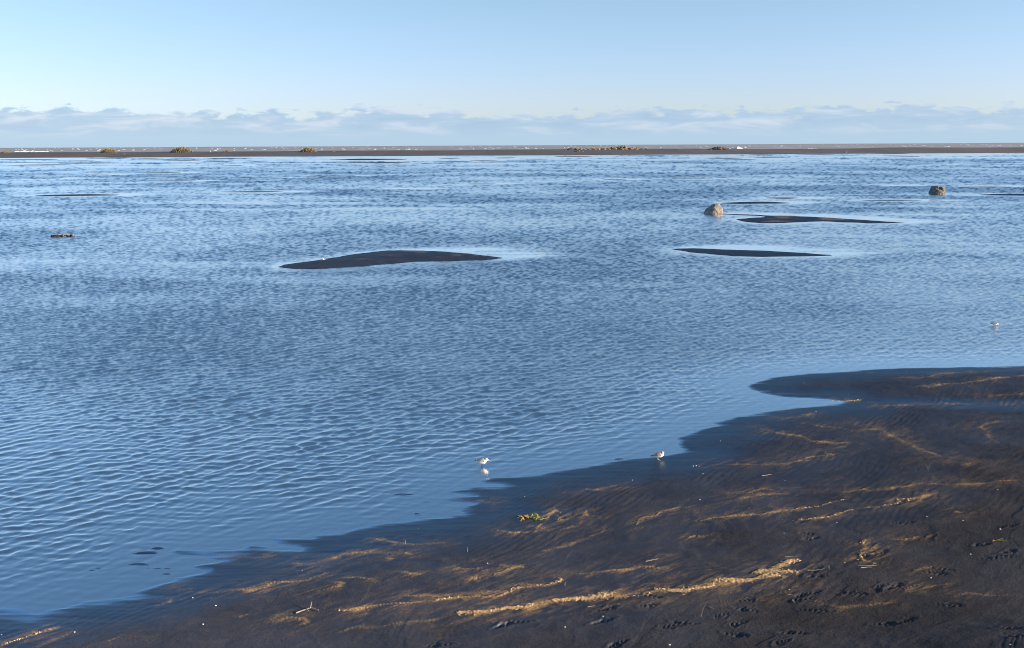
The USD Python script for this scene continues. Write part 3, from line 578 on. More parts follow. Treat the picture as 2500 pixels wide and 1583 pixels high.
say(obj('sea', (np.stack([gx, gy, np.full_like(gx, -0.3)], -1).reshape(-1, 3), grid_faces(*gx.shape)), SEA), kind='structure')

def blob(r, seed, rough=0.35, sub=3, freq=1.2):
    m = trimesh.creation.icosphere(sub, 1.0); v_ = np.array(m.vertices)
    v_ *= (1 + rough * (meshkit.fbm(v_ * freq + seed * 7.3 + 50, 4, seed) - 0.5) * 2)[:, None]
    return v_ * np.asarray(r), np.array(m.faces)
# white horses: ridges of broken water standing on the sea
wh = np.random.default_rng(17); vv, ff, n0 = [], [], 0
for k in range(280):
    dep = wh.uniform(0.5, 9.0); y = (EYE + .3) * FPX / dep if dep > 1.2 else wh.uniform(5000, 9000)
    x = y * wh.uniform(-.62, .62); L, hh = wh.uniform(1.2, 5.0) * (y / 1500) ** .5, wh.uniform(.2, .6) * (y / 1300) ** .35
    b_, q_ = blob((L / 2, L * .8, hh), k, 0.5, 1)
    vv.append(b_ + (x, y, -.35)); ff.append(q_ + n0); n0 += len(b_)
say(obj('whitecaps', (np.vstack(vv), np.vstack(ff)), FOAM, smooth=True), 'scattered white wave crests on the grey open sea', 'whitecaps', kind='stuff')
def surf(px0, px1, py, hpx, label, D=530.0, n=None, splash=False):
    a, b = at_range(np.array(float(px0)), np.array(float(py)), D), at_range(np.array(float(px1)), np.array(float(py)), D)
    n = n or max(int((px1 - px0) / 5), 2); vv, ff, n0 = [], [], 0
    for k in range(n):
        t = (k + .5) / n; p = a + (b - a) * t; hh = hpx * D / FPX * wh.uniform(.5, 1.2) * (1.0 if not splash else (1.6 - 2.2 * abs(t - .45)))
        b_, q_ = blob(((b[0] - a[0]) / n * .75, 1.4, max(hh, .12)), k + int(px0), .5, 2)
        zz = p[2] - hh * .5
        vv.append(b_ + (p[0], p[1] + wh.uniform(-1, 1), zz)); ff.append(q_ + n0); n0 += len(b_)
    say(obj('breaking_wave', (np.vstack(vv), np.vstack(ff)), FOAM, smooth=True), label, 'breaking wave', 'waves breaking behind the far beach')
surf(38, 118, 370.5, 1.1, 'long white breaker behind the far beach, at the left edge', n=22)
surf(960, 1050, 368.3, 1.3, 'thin white breaker behind the far beach, left of the middle', n=20)
surf(1090, 1115, 368.6, 1.5, 'short white breaker behind the far beach near the middle')
surf(1772, 1796, 363.5, 3.0, 'low white surf running up against the dark rocks on the far beach')
surf(1794, 1812, 361.8, 5.0, 'tall white burst of spray right of the dark rocks', splash=True, n=9)
surf(1970, 1992, 363.0, 1.4, 'small white breaker beyond the far beach, right of the spray')
surf(1408, 1422, 366.8, 1.4, 'small white surf left of the golden rock outcrop')

# ------------------------------------------------------------------ dunes with marram grass
def dune(px, py, w, h, label, D=432.0, seed=0, bare=0.0):
    r_ = np.random.default_rng(100 + seed)
    base = at_range(np.array(float(px)), np.array(float(py)), D); sc = D / FPX
    W, Hh = w * sc, h * sc
    t = thing('grass_dune', label, 'dune', base, group='grassy dunes on the far beach')
    g = np.linspace(-1.25, 1.25, 27); gx, gy = np.meshgrid(g, g)
    rr = np.sqrt(gx ** 2 + gy ** 2) + .22 * (fbm2(gx * 1.6 + seed, gy * 1.6, 3, seed) - .5)
    gz = (np.clip(1 - rr ** 2.0, -.25, 1)) ** 1.0 * Hh * .72 - .25
    obj('mound', (np.stack([gx * W / 2, gy * W * .4, gz], -1).reshape(-1, 3), grid_faces(27, 27)), FARSAND, t, smooth=True)
    vv, ff, cc = [], [], []
    n = int(900 * (W / 9.5)) + 150
    for k in range(n):
        a, r = r_.uniform(0, 6.28), math.sqrt(r_.uniform(0, 1)) * .93
        x, y = r * math.cos(a), r * math.sin(a)
        z = max(1 - r * r, 0) * Hh * .72 - .25
        hgt = Hh * r_.uniform(.18, .42) * (1.1 - .4 * r); wd = .10 + .12 * r_.random()
        lean = r_.normal(0.15, .25, 2) * hgt
        az = r_.uniform(0, 3.14); ox, oy = math.cos(az) * wd, math.sin(az) * wd
        X0, Y0 = x * W / 2, y * W * .4
        n0 = len(vv)
        vv += [(X0 - ox, Y0 - oy, z - .1), (X0 + ox, Y0 + oy, z - .1), (X0 + lean[0], Y0 + lean[1], z + hgt)]; ff.append((n0, n0 + 1, n0 + 2))
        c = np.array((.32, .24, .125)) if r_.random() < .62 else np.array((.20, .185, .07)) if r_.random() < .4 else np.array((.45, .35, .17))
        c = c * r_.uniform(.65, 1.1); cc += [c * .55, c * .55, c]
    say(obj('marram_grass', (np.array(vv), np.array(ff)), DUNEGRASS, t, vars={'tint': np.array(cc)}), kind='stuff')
dune(443, 373, 56, 15, 'largest rounded golden grass dune on the far beach', seed=1)
dune(265, 374, 40, 12, 'golden grass dune left of the largest far dune', seed=2)
dune(553, 374.5, 30, 8.5, 'small brown grass dune right of the largest far dune', seed=3)
dune(752, 373, 45, 13, 'golden grass dune farthest right on the far beach', seed=4)
dune(812, 372, 17, 5, 'tiny dark grass tussock right of the golden dunes', seed=5)
dune(12, 375, 26, 7, 'low green grass tussock at the left edge of the far beach', seed=6)
dune(912, 371.5, 16, 4, 'faint low tussock on the far beach left of the middle', seed=8)
dune(302, 378, 11, 4.5, 'tiny tussock in front of the far dunes', D=412, seed=9)
t = thing('marker_post', 'thin pale marker post standing on the far beach', 'post', at_range(np.array(515.), np.array(376.), 430.0))
pm = trimesh.creation.cylinder(.09, 1.3, sections=8); pm.apply_translation((0, 0, .6)); obj('post', pm, PEBBLE, t)
pm = trimesh.creation.cone(.12, .2, sections=8); pm.apply_translation((0, 0, 1.25)); obj('post_cap', pm, PEBBLE, t)

# ------------------------------------------------------------------ rock outcrops on the far beach
def outcrop(x0, x1, ybase, profile, label, D=435.0, seed=0, gold_share=.5, step_px=7.0):
    r_ = np.random.default_rng(300 + seed)
    o = at_range(np.array((x0 + x1) / 2.), np.array(float(ybase)), D); sc = D / FPX
    t = thing('rock_outcrop', label, 'rocks', o, group=None)
    px = x0
    while px < x1:
        u = (px - x0) / (x1 - x0)
        hp = np.interp(u, np.linspace(0, 1, len(profile)), profile)
        for rowk in range(2 if hp > 4 else 1):
            w = r_.uniform(.8, 1.5) * step_px * sc
            hh = hp * sc * (r_.uniform(.75, 1.1) if rowk == 0 else r_.uniform(.35, .6))
            b_, q_ = blob((w * .8, w * .9, hh * .62), seed * 50 + int(px), .55, 3, 1.6)
            rolled = LICHEN if r_.random() < gold_share * (1.0 if .15 < u < .8 else .25) else LAVA
            obj('rock', (b_ + ((px - (x0 + x1) / 2) * sc, -rowk * w * 1.1 + r_.uniform(-.5, .5), hh * .38), q_), rolled, t, smooth=40)
        px += step_px * r_.uniform(.6, 1.1)
outcrop(1366, 1598, 370, [2, 5, 8, 7, 6, 9, 7, 9, 9, 7, 11, 14, 10, 9, 8, 7, 5, 2], 'long jagged rock outcrop with golden moss on the far beach', seed=1, gold_share=.7)
outcrop(1725, 1782, 367, [2, 5, 8, 6, 3], 'dark peaked rocks beside the white spray on the far beach', seed=2, gold_share=0.05, step_px=6)
outcrop(1300, 1326, 369.5, [2, 5, 3], 'small dark rocks left of the golden outcrop', seed=3, gold_share=0.05, step_px=5)
outcrop(1182, 1204, 370, [2, 4, 2], 'tiny dark rocks on the far beach near the middle', seed=4, gold_share=0.1, step_px=5)
outcrop(1626, 1660, 368, [1, 3, 4, 2], 'low dark rocks between the golden outcrop and the peaked rocks', seed=5, gold_share=0.05, step_px=6)
outcrop(1695, 1722, 366.5, [2, 3, 2], 'low dark rocks just left of the peaked rocks', seed=6, gold_share=0.0, step_px=6)
outcrop(1405, 1424, 372.5, [3, 6, 4], 'mossy golden clump in front of the long rock outcrop', D=415, seed=7, gold_share=.9, step_px=5)

# ------------------------------------------------------------------ boulders in the lagoon
def boulder(name, px, py, shape, label, hollows=(), seed=0, size=1.0, rotz=0.0):
    c = ground(np.array(float(px)), np.array(float(py)))
    pts = np.array(shape, float)
    hull = trimesh.convex.convex_hull(pts)
    m = hull.subdivide_to_size(.09)
    v_ = np.array(m.vertices); f_ = np.array(m.faces)
    m = trimesh.Trimesh(v_, f_, process=True); trimesh.smoothing.filter_taubin(m, iterations=4)
    v_ = np.array(m.vertices); nr = m.vertex_normals
    for (hx, hy, hz, hr, hd) in hollows:
        d = np.linalg.norm((v_ - (hx, hy, hz)) / np.array((hr, hr * 1.4, hr * 1.25)), axis=1)
        v_ = v_ + np.outer(np.exp(-(d ** 2) * 1.4) * hd, (-.35, .9, .05))
    ridg = np.abs(meshkit.fbm(v_ * np.array((4.5, 4.5, 1.8)) + seed, 4, seed) - .5)
    v_ = v_ + nr * ((meshkit.fbm(v_ * 2.0 + 20 + seed, 4, seed) - .5) * .20 - ridg * .12 + (meshkit.fbm(v_ * 14 + seed, 2, seed) - .5) * .035)[:, None]
    t = thing(name, label, 'boulder', c, rotz)
    return obj('stone', (v_, np.array(m.faces)), BOULDER if seed == 3 else PITTED, t, smooth=38), c
# pointed boulder: sharp left edge, broad sunlit face; x right, y away, z up (metres)
D1 = ground(np.array(1738.), np.array(524.))[1]; s1 = D1 / FPX
def P(*a): return [(x * s1, y * s1 * .8, z * s1 * (.60 if z > 0 else 1)) for x, y, z in a]
boulder('boulder', 1738, 522, P((-24, 4, -8), (-22, 6, 2), (-2, -18, -8), (-3, -16, 4), (2, -14, 20), (6, -4, 43), (11, 4, 44), (18, 0, 38), (24, -4, 24), (27, -6, 8), (27, -4, -8), (14, -18, -8), (14, -16, 8), (22, 22, -8), (20, 20, 14), (-16, 24, -8), (-12, 20, 14), (2, 12, 40), (-13, 4, 20), (-4, 0, 36)), 'pale pointed boulder with a broad sunlit face in the lagoon', seed=3)
D2 = ground(np.array(2287.), np.array(474.))[1]; s2 = D2 / FPX
def P2(*a): return [(x * s2, y * s2, z * s2) for x, y, z in a]
boulder('boulder', 2287, 473.5, P2((-20, 3, -8), (-18, 4, 3), (-12, 2, 17), (-3, -8, 19), (0, -2, 20), (4, -8, 17), (12, -2, 18), (17, -2, 17), (19, -6, 10), (17, -10, -8), (-3, -14, -8), (-4, -13, 4), (8, -13, 4), (16, 14, -8), (16, 12, 12), (-14, 16, -8), (-8, 12, 16)), 'pitted pale boulder farther right in the lagoon, dark on its left',
        hollows=[(5 * s2, -9 * s2, 12 * s2, 4.5 * s2, 8 * s2), (-1.5 * s2, -10 * s2, 14 * s2, 2.4 * s2, 6 * s2), (-3 * s2, -12 * s2, 7 * s2, 3.6 * s2, 6 * s2)], seed=5)
D3 = ground(np.array(2500.), np.array(468.))[1]; s3 = D3 / FPX
boulder('boulder', 2506, 467, [(x * s3, y * s3, z * s3) for x, y, z in ((-10, 0, -5), (-9, -2, 1), (-4, -4, 7), (2, -5, 8), (8, -3, 6), (11, 0, -5), (0, -7, -5), (4, 8, -5), (2, 6, 6), (-6, 6, -5), (-5, 4, 5))], 'dark low boulder cut off by the right edge of the view', seed=8)
D4 = ground(np.array(2063.), np.array(374.))[1]; s4 = D4 / FPX
boulder('boulder', 2063, 375, [(x * s4, y * s4, z * s4) for x, y, z in ((-5, 0, -3), (-4, -1, 2), (-1, -2, 4), (2, -2, 4), (4, 0, 2), (5, 0, -3), (0, -4, -3), (2, 4, -3), (1, 3, 3), (-3, 3, -3))], 'small distant boulder at the edge of the far beach', seed=9)

# ------------------------------------------------------------------ drift log
c = ground(np.array(153.), np.array(578.5)); sl = c[1] / FPX
t = thing('drift_log', 'dark broken drift log with pale upper edge floating at the far left', 'log', c)
def rod(pts, rad, sides=9, seed=0, rough=.25):
    pts = np.array(pts, float); rad = np.broadcast_to(rad, (len(pts),))
    a = np.linspace(0, 2 * np.pi, sides, endpoint=False)
    tg = np.gradient(pts, axis=0); tg /= np.linalg.norm(tg, axis=1, keepdims=True) + 1e-12
    e1 = np.cross(tg, np.where(np.abs(tg[:, 2:]) < .9, [0, 0, 1.], [1., 0, 0])); e1 /= np.linalg.norm(e1, axis=1, keepdims=True) + 1e-12
    e2 = np.cross(tg, e1)
    v_ = pts[:, None] + rad[:, None, None] * (np.cos(a)[None, :, None] * e1[:, None] + np.sin(a)[None, :, None] * e2[:, None])
    r_ = np.random.default_rng(seed); v_ = v_ + (r_.uniform(-1, 1, v_.shape) * rough * rad[:, None, None] * .4)
    n_ = len(pts); f_ = []
    for i in range(n_ - 1):
        for j in range(sides):
            q = (i * sides + j, i * sides + (j + 1) % sides, (i + 1) * sides + (j + 1) % sides, (i + 1) * sides + j); f_ += [(q[0], q[1], q[2]), (q[0], q[2], q[3])]
    v_ = np.vstack([v_.reshape(-1, 3), pts[:1], pts[-1:]])
    for j in range(sides):
        f_ += [(len(v_) - 2, (j + 1) % sides, j), (len(v_) - 1, (n_ - 1) * sides + j, (n_ - 1) * sides + (j + 1) % sides)]
    return v_, np.array(f_)
xs = np.linspace(-26, 25, 22); lr = np.random.default_rng(4)
obj('trunk', rod([(x * sl, 0.10 * math.sin(x * .1), (2.2 + .7 * math.sin(x * .35)) * sl) for x in xs], np.array([2.6 + .8 * math.sin(k * 1.3) for k in range(22)]) * sl, 10, 2, .5), LOGDARK, t)
xs = np.linspace(-23, 26, 18)
obj('bleached_upper_edge', rod([(x * sl, 0.06, (4.6 + .7 * math.sin(x * .35)) * sl) for x in xs], np.array([.9 + .6 * abs(math.sin(k * .9)) for k in range(18)]) * sl, 7, 3, .5), LOGPALE, t)
obj('broken_branch', rod([(2 * sl, -.05, 2 * sl), (4 * sl, -.10, 4 * sl), (5 * sl, -.12, 6.5 * sl)], np.array([1.1, .8, .4]) * sl, 7, 5, .4), LOGPALE, t)
obj('broken_branch', rod([(24 * sl, -.03, 2 * sl), (27 * sl, -.06, 3.4 * sl), (29 * sl, -.06, 3.0 * sl)], np.array([1.2, 1.0, .5]) * sl, 7, 6, .4), LOGPALE, t)

# ------------------------------------------------------------------ shore birds
def loft(st, sides=18):
    """st: (x, z centre, half width, half height) from tail to crown"""
    st = np.array(st, float); a = np.linspace(0, 2 * np.pi, sides, endpoint=False)
    k = np.linspace(0, len(st) - 1, (len(st) - 1) * 4 + 1)
    from scipy.interpolate import PchipInterpolator
    s = PchipInterpolator(np.arange(len(st)), st)(k)
    tg = np.gradient(s[:, :2], axis=0); tg /= np.linalg.norm(tg, axis=1, keepdims=True) + 1e-9
    up = np.stack([-tg[:, 1], tg[:, 0]], -1)
    v_ = np.stack([s[:, 0:1] + up[:, 0:1] * np.sin(a) * s[:, 3:4], np.cos(a) * s[:, 2:3], s[:, 1:2] + up[:, 1:2] * np.sin(a) * s[:, 3:4]], -1)
    n_ = len(s); hgt = np.repeat(np.sin(a)[None], n_, 0); f_ = grid_faces(n_, sides)
    i = np.arange(n_ - 1)[:, None] * sides; f_ = np.vstack([f_, np.stack([i + sides - 1, i, i + sides, i + 2 * sides - 1], -1).reshape(-1, 4)])
    tri = np.vstack([f_[:, [0, 1, 2]], f_[:, [0, 2, 3]]])
    v_ = np.vstack([v_.reshape(-1, 3), [[s[0, 0], 0, s[0, 1]], [s[-1, 0], 0, s[-1, 1]]]]); L = len(v_)
    j = np.arange(sides); tri = np.vstack([tri, np.stack([np.full(sides, L - 2), (j + 1) % sides, j], -1), np.stack([np.full(sides, L - 1), (n_ - 1) * sides + j, (n_ - 1) * sides + (j + 1) % sides], -1)])
    prog = np.concatenate([np.repeat(k / (len(st) - 1), sides), [0, 1]])
    return v_, tri, np.concatenate([hgt.ravel(), [0, 0]]), prog
def bird(label, u, v, yaw, st, colour, wing_col, wing, bill, legs, eye, group=None, on_water=True, leg_mat=BLACKHORN, bill_mat=BLACKHORN, tail=None, tail_col=(.05, .04, .04), scale=1.0, z=None):
    p = ground(np.array(float(u)), np.array(float(v))) if on_water else drop(on_beach(u, v)[0])
    if z is not None: p = ground(np.array(float(u)), np.array(float(v)), z)
    t = thing('shore_bird', label, 'bird', p, yaw, group)
    st = np.array(st, float) * scale
    v_, f_, hg, pr = loft(st)
    noise_ = meshkit.noise(v_ / scale * 190, 5)
    col = np.array([colour(q, h, k, nn) for q, h, k, nn in zip(v_ / scale, hg, pr, noise_)])
    obj('body', (v_, f_), FEATHER, t, smooth=True, vars={'tint': col})
    for sgn in (-1, 1):
        g = np.linspace(0, 1, 9); gu, gv = np.meshgrid(g, g)
        x0, x1, z0, z1, hw, hh = wing                                           # folded wing from shoulder to tip
        xx = x0 + (x1 - x0) * gu; zc = z0 + (z1 - z0) * gu; taper = np.sqrt(np.clip(1 - (gu * 2 - .62) ** 2 / 1.95, 0.02, 1)) * (1 - .55 * gu)
        ang = (gv - .5) * 1.7 + .35
        rr = np.stack([xx, sgn * (hw * (1 - .75 * gu ** 1.5)) * np.cos(ang) * 1.06, zc + hh * taper * np.sin(ang) * 1.06], -1) * scale
        wv = rr.reshape(-1, 3); inner = wv * (1, .86, 1); wv2 = np.vstack([wv, inner])
        q = grid_faces(9, 9); q = q if sgn > 0 else q[:, ::-1]
        edge = [i for i in range(8)] + [8 + 9 * i for i in range(8)] + [80 - i for i in range(8)] + [72 - 9 * i for i in range(8)]
        side = [(edge[i], edge[(i + 1) % 32], edge[(i + 1) % 32] + 81, edge[i] + 81) for i in range(32)]
        q = np.vstack([q, q[:, ::-1] + 81, side])
        nn = meshkit.noise(wv2 / scale * np.array((150, 220, 220)), 8)
        wc = np.array([wing_col(a_, n_) for a_, n_ in zip(np.tile(gu.ravel(), 2), nn)])
        obj('wing', (wv2, q), FEATHER, t, smooth=True, vars={'tint': wc})
    if tail is not None:
        x0, z0, x1, z1, w = tail; m = trimesh.convex.convex_hull(np.array([(x0, -w, z0 - .004), (x0, w, z0 - .004), (x0, -w, z0 + .004), (x0, w, z0 + .004), (x1, -w * .7, z1), (x1, w * .7, z1), (x1, -w * .7, z1 + .003), (x1, w * .7, z1 + .003)]) * scale).subdivide()
        obj('tail', m, FEATHER, t, vars={'tint': np.repeat([tail_col], len(m.vertices), 0)})
    b = np.array(bill) * scale
    obj('bill', rod(b, np.linspace(.0042, .0012, len(b)) * scale, 7, 1, 0), bill_mat, t, smooth=50)
    for sgn in (-1, 1):
        e = trimesh.creation.icosphere(2, .0032 * scale); e.apply_translation(np.array((eye[0], sgn * eye[1], eye[2])) * scale); obj('eye', e, EYEM, t, smooth=True)
    for k, (hip, knee, foot) in enumerate(legs):
        L = [np.array(hip), np.array(knee), np.array(foot)]
        parts = [rod(np.array(L) * scale, np.array((.0036, .0028, .0022)) * scale, 7, 1, 0)]
        for an in (-.5, 0, .5, math.pi):
            tl = .016 if an != math.pi else .007
            parts.append(rod(np.array([L[2] + (0, 0, .0015), L[2] + (tl * math.cos(an), tl * math.sin(an), .001)]) * scale, np.array((.0019, .001)) * scale, 6, 1, 0))
        vv_, ff_, n0 = [], [], 0
        for a_, b_ in parts: vv_.append(a_); ff_.append(b_ + n0); n0 += len(a_)
        obj('leg', (np.vstack(vv_), np.vstack(ff_)), leg_mat, t)
    return t
def sander_col(q, h, k, n):
    if k < .10: return (.10, .08, .07)
    white, back = np.array((.80, .77, .72)), np.array((.46, .38, .30)) * (.35 + 1.2 * n)
    return back * (h > .25) * (k < .74) + white * (not (h > .25 and k < .74)) if k < .84 else (np.array((.62, .54, .46)) if h > .45 else white)
bird('pale grey sanderling wading in the shallows with its bill pointed down', 1176, 1138, -0.05,
     [(-.084, .070, .004, .003), (-.066, .066, .012, .008), (-.040, .060, .026, .020), (-.010, .058, .034, .031), (.020, .062, .035, .034), (.042, .072, .025, .026), (.052, .080, .020, .020), (.064, .0805, .018, .018), (.074, .078, .010, .011), (.078, .076, .003, .004)],
     sander_col, lambda a, n: np.array((.40, .33, .27)) * (.25 + 1.45 * n) if a < .75 else np.array((.10, .085, .08)), (.034, -.072, .066, .066, .0345, .024),
     [(.076, .0765, 0), (.088, .070, 0), (.102, .059, 0)] and [(.076, 0, .0765), (.090, 0, .069), (.104, 0, .058)], [((.000, .012, .034), (-.006, .012, .014), (.000, .012, -.012)), ((.010, -.012, .034), (.005, -.012, .014), (.012, -.012, -.012))],
     (.066, .0165, .083), tail=(-.055, .064, -.088, .071, .012), bill_mat=PINKHORN)
def plover_col(q, h, k, n):
    white, brown = np.array((.84, .82, .80)), np.array((.36, .27, .19)) * (.8 + .4 * n)
    if k > .68:
        if .695 < k < .735: return (.03, .025, .025)                            # breast band
        if .735 <= k < .80: return white                                        # collar
        if h > .55: return brown
        if -.1 < h <= .45 and k > .87: return (.06, .045, .035) if h > .15 else white
        return white
    if k < .12: return (.07, .055, .05)
    return brown if h > -.12 else white
bird('brown backed ringed plover standing at the water edge on wet sand', 1609, 1124, 0.05,
     [(-.103, .058, .004, .003), (-.080, .060, .011, .007), (-.050, .064, .024, .019), (-.020, .068, .033, .029), (.010, .070, .035, .033), (.030, .078, .026, .028), (.036, .087, .020, .0215), (.045, .0925, .0185, .0185), (.055, .0905, .011, .012), (.060, .089, .004, .005)],
     plover_col, lambda a, n: np.array((.40, .30, .215)) * (.8 + .4 * n) if a < .7 else np.array((.10, .075, .06)), (.018, -.080, .074, .062, .0345, .022),
     [(.058, 0, .0895), (.066, 0, .088), (.072, 0, .0865)], [((-.014, .012, .040), (-.017, .012, .022), (-.010, .012, 0)), ((-.004, -.012, .040), (-.012, -.012, .020), (.006, -.012, 0))],
     (.048, .0165, .094), on_water=False, leg_mat=ORANGE, tail=(-.075, .059, -.107, .056, .011))
def wader_col(q, h, k, n):
    white, brown = np.array((.80, .76, .70)), np.array((.45, .33, .25)) * (.7 + .6 * n)
    return (.08, .06, .06) if k < .12 else (brown if h > .05 and k < .9 else white)
bird('small brown and white wader feeding in deeper water at the right', 2428, 796, -0.08,
     [(-.085, .052, .004, .003), (-.065, .052, .012, .008), (-.040, .048, .026, .020), (-.010, .044, .034, .030), (.020, .044, .034, .033), (.042, .046, .024, .024), (.056, .040, .019, .019), (.068, .034, .017, .017), (.078, .028, .009, .010), (.082, .026, .003, .004)],
     wader_col, lambda a, n: np.array((.44, .33, .25)) * (.6 + .7 * n) if a < .75 else np.array((.10, .08, .07)), (.034, -.072, .052, .052, .0345, .024),
     [(.080, 0, .027), (.090, 0, .018), (.100, 0, .004)], [((.000, .012, .03), (-.006, .012, .010), (.000, .012, -.03)), ((.010, -.012, .03), (.005, -.012, .010), (.012, -.012, -.03))], (.070, .015, .040), tail=(-.055, .050, -.090, .054, .012))
def breast_col(q, h, k, n):
    return (.03, .025, .02) if k > .86 or (k < .62 and h > .25) else (.82, .80, .78)
bird('tiny white breasted bird with dark head perched on the crescent sandbar', 790.5, 638.5, math.radians(-120),
     [(-.085, .058, .004, .003), (-.065, .058, .012, .008), (-.040, .058, .026, .020), (-.010, .060, .034, .031), (.020, .066, .035, .034), (.040, .080, .025, .026), (.046, .094, .020, .020), (.054, .100, .018, .018), (.064, .098, .010, .011), (.068, .097, .003, .004)],
     breast_col, lambda a, n: (.06, .05, .045), (.026, -.075, .068, .062, .0345, .022),
     [(.066, 0, .098), (.076, 0, .096), (.084, 0, .094)], [((-.01, .012, .035), (-.014, .012, .018), (-.006, .012, 0)), ((.00, -.012, .035), (-.006, -.012, .018), (.004, -.012, 0))], (.056, .016, .102), tail=(-.06, .057, -.092, .054, .012), leg_mat=ORANGE, scale=1.05, z=.035)

# ------------------------------------------------------------------ straw drift: loose chips heaped along the strongest lines
ch = np.random.default_rng(21)
STRONG = [k for k in range(len(WRACK)) if WRACK[k][1] >= .8]
for rank, k in enumerate(STRONG):
    s, st, w = WRACK[k]
    n = int(len(s) * (34 if w in (.06, .075) else 6) * st ** 2 * (w / .05) ** .6)
    i = ch.integers(0, len(s), n); p = np.zeros((n, 3))
    p[:, :2] = s[i] + ch.normal(0, 1, (n, 2)) * (w * .42) * ch.uniform(.05, 1.1, (n, 1)) * (.35 + 1.5 * np.clip(fbm2(s[i][:, 0] * 2.5, s[i][:, 1] * 2.5, 3, 28)[:, None] - .22, 0, 1))
    # follow the same wander as the stain
    jx = (fbm2(p[:, 0] * 2.2, p[:, 1] * 2.2, 3, 22) - .5) * .16; jy = (fbm2(p[:, 0] * 2.2, p[:, 1] * 2.2, 3, 23) - .5) * .26
    p[:, 0] -= jx; p[:, 1] -= jy
    gap = fbm2(p[:, 0] * 4, p[:, 1] * 7, 4, 27) > (.42 if w in (.06, .075) else .53)
    p = drop(p[gap]); n = len(p)
    a = ch.uniform(0, 6.28, n); L = ch.uniform(.004, .012, n); wd = ch.uniform(.002, .004, n); tilt = ch.uniform(-.3, .5, n)
    d1 = np.stack([np.cos(a), np.sin(a), tilt], -1) * L[:, None]; d2 = np.stack([-np.sin(a), np.cos(a), 0 * a], -1) * wd[:, None]; up_ = np.zeros((n, 3)); up_[:, 2] = ch.uniform(.002, .007, n)
    vv = np.stack([p - d1 - d2, p + d1 - d2, p + d1 + d2, p - d1 + d2, p - d1 * .7 + up_, p + d1 * .7 + up_], 1).reshape(-1, 3)
    base = np.array([(0, 1, 5), (0, 5, 4), (3, 4, 5), (3, 5, 2), (0, 4, 3), (1, 2, 5)])
    ff = (base[None] + np.arange(n)[:, None, None] * 6).reshape(-1, 3)
    if n: say(obj('straw_drift', (vv, ff), STRAW), 'strand of washed up golden straw chips on the black sand', 'straw', kind='stuff')

# ------------------------------------------------------------------ twigs, stems, weed, shells on the sand
def stick(pts, rad, label, name='straw_stem', mat_=TWIG, lift=0.006, up=None):
    q = drop(on_beach(*np.array(pts, float).T)); q[:, 2] += lift
    if up is not None: q[:, 2] = q[0, 2] + np.array(up)
    c = q.mean(0); c[2] = q[:, 2].min()
    t = thing(name, label, 'twig' if name == 'twig' else 'straw', c)
    obj('stem', rod(q - c, np.linspace(rad, rad * .55, len(q)) * (1 if name == 'twig' else .55), 6, 1, .2), mat_, t)
    return t, c
t, c = stick([(723, 1499), (737, 1494), (748, 1491), (760, 1487), (771, 1491), (778, 1493)], .0055, 'forked pale driftwood twig on the sand in the lower left', 'twig', lift=.010)
q = drop(on_beach([757, 760, 762], [1489, 1485.5, 1483])); q[:, 2] += (.012, .03, .05); obj('fork', rod(q - c, [.004, .0035, .002], 6, 2, .2), TWIG, t)
q = drop(on_beach([748, 751, 754], [1491, 1493, 1494])); q[:, 2] += .012; obj('fork', rod(q - c, [.004, .0035, .002], 6, 2, .2), TWIG, t)
stick(crop(1668, 860, .3455, [(555, 882), (590, 877), (625, 870)]), .006, 'single pale straw on the dark sand right of the plover')
stick(crop(834, 1183, .3463, [(2145, 547), (2190, 538), (2232, 530)]), .006, 'pale straw lying above the long golden drift line')
stick(crop(1668, 1183, .3455, [(880, 607), (940, 603), (1000, 597)]), .005, 'thin straw beside two footprints right of the bright drift line')
stick(crop(1668, 1183, .3455, [(1255, 592), (1300, 586), (1335, 586)]), .006, 'pale straw under the squiggled golden patch')
stick(crop(1668, 1183, .3455, [(720, 512), (760, 513), (803, 514)]), .008, 'thick pale straw above the right end of the bright drift line')
stick(crop(1668, 1183, .3455, [(740, 785), (760, 784), (785, 786)]), .005, 'short pale straw beside the widest footprints')
stick(crop(1668, 1183, .3455, [(770, 822), (780, 830), (790, 838)]), .006, 'short slanting straw below the bright drift line end')
stick(crop(1668, 1183, .3455, [(183, 868), (205, 880), (222, 888)]), .004, 'thin broken straw near the upright stem')
stick(crop(1668, 1183, .3455, [(1235, 575), (1300, 578), (1368, 572)]), .006, 'long straw at the foot of the squiggled golden patch')
stick(crop(834, 1183, .3463, [(1735, 865), (1760, 860), (1785, 858)]), .005, 'short straw above a tread print at bottom centre')
def upright(u, v, hpx, label, lean=0.1, n=1):
    p = drop(on_beach(u, v)[0]); hh = hpx * np.linalg.norm(p - CAM) / FPX
    t = thing('dry_grass_tuft', label, 'stem', p)
    for k in range(n):
        a = k * 2.4; dx = (lean + .25 * (k > 0)) * hh
        obj('blade', rod([(0, 0, -.005), (dx * .4 * math.cos(a), dx * .4 * math.sin(a), hh * .55), (dx * math.cos(a), dx * math.sin(a), hh * (1 - .15 * k))], [.0026, .002, .001], 5, k, .1), TWIG, t)
upright(1141, 1347, 13, 'upright dry stem on the stained sand below the weed clump')
upright(990, 1328, 10, 'short upright stem left of the dark oval hollow', -.1)
upright(1379, 1431, 10, 'upright dry stem between the two long golden lines')
upright(1711, 1506, 34, 'tall thin dry stem leaning at the bottom, right of centre', .35, 1)
upright(2024, 1389, 9, 'tiny dry tuft below the squiggled golden patch', .1, 3)
upright(2266, 1149, 14, 'small pale dry tuft on the sand at the right', .2, 3)
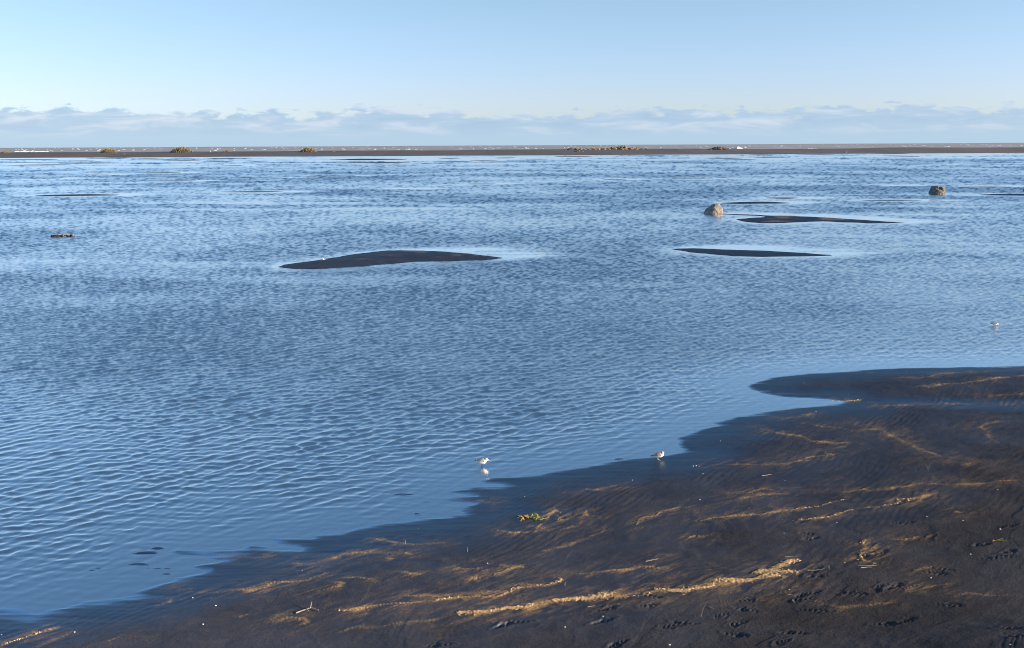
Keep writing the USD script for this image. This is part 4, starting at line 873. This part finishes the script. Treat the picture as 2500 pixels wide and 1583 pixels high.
def weed(u, v, w, n, label, seed):
    r_ = np.random.default_rng(seed); p = drop(on_beach(u, v)[0]); t = thing('seaweed_clump', label, 'seaweed', p)
    for nm, m_, share, xo in (('green_frond', WEED, .6, .25), ('brown_frond', BROWNWEED, .4, -.3)):
        for k in range(int(n * share)):
            x0, y0 = r_.normal(xo, .22) * w, r_.normal(0, .16) * w; a = r_.normal(0, .7) + (0 if xo > 0 else 3.1); L = r_.uniform(.25, .6) * w; hz = r_.uniform(.06, .22) * w
            obj(nm, rod([(x0, y0, 0), (x0 + L * .5 * math.cos(a), y0 + L * .5 * math.sin(a), hz), (x0 + L * math.cos(a), y0 + L * math.sin(a), hz * .4)], [.007 * w / .17, .006 * w / .17, .002], 5, k, .2), m_, t)
weed(1293, 1264, .15, 26, 'bright yellow green seaweed clump on the wet sand', 3)
weed(2437, 1320, .07, 14, 'tiny green weed scrap on the sand at the right', 4)
SHELLS = crop(834, 1183, .3463, [(540, 315), (1290, 90), (1528, 245), (1028, 560), (1843, 938), (1575, 1008), (2312, 1135)]) + crop(1668, 1183, .3455, [(712, 345), (1141, 550), (1085, 265), (1720, 235), (1975, 262), (2220, 40), (2240, 315), (700, 247), (940, 770), (750, 745), (2030, 495), (1750, 660), (2310, 1135)]) + \
         crop(1668, 860, .3455, [(938, 424), (908, 577), (264, 630), (852, 217), (1575, 135), (138, 860), (70, 805), (90, 803), (112, 805), (1168, 303), (718, 912)]) + crop(0, 1183, .3463, [(1357, 797), (525, 1042), (1430, 988), (1520, 858), (2130, 606), (10, 1060)]) + crop(1000, 1020, .3463, [(2192, 167), (1570, 440), (810, 560), (2045, 583)])
for k, (u, v) in enumerate(SHELLS):
    p = drop(on_beach(u, v)[0])
    r = .003 + .0035 * ((k * 29) % 7) / 7
    b_, q_ = blob((r * 1.3, r, r * .8), k, .3, 2)
    LM = {'the green seaweed clump': (1293, 1264), 'the forked twig': (750, 1491), 'the plover': (1609, 1118), 'the bright drift line end': (1940, 1378), 'the sand spit tip': (1840, 945), 'the dark oval hollow': (990, 1375), 'the squiggled golden patch': (2110, 1345), 'the green weed scrap': (2437, 1320),
          'the leaning tall stem': (1711, 1506), 'the lower left corner': (60, 1560), 'the right edge': (2480, 1200), 'the tan Y shaped stain': (2330, 1140), 'the wading sanderling': (1176, 1138), 'the single pale straw': (1870, 1163)}
    nm = min(LM, key=lambda q: math.hypot(LM[q][0] - u, 2 * (LM[q][1] - v))); dx, dy = u - LM[nm][0], 2 * (v - LM[nm][1]); r0 = math.hypot(dx, dy)
    side = ('right of' if dx > 0 else 'left of') if abs(dx) > abs(dy) else ('nearer than' if dy > 0 else 'beyond')
    say(obj('shell_fragment', (b_ + p + (0, 0, r * .5), q_), PEBBLE, smooth=True), f"tiny white shell fragment {'close ' if r0 < 110 else 'farther ' if r0 > 260 else ''}{side} {nm}", 'shell', 'white shell fragments scattered over the beach')
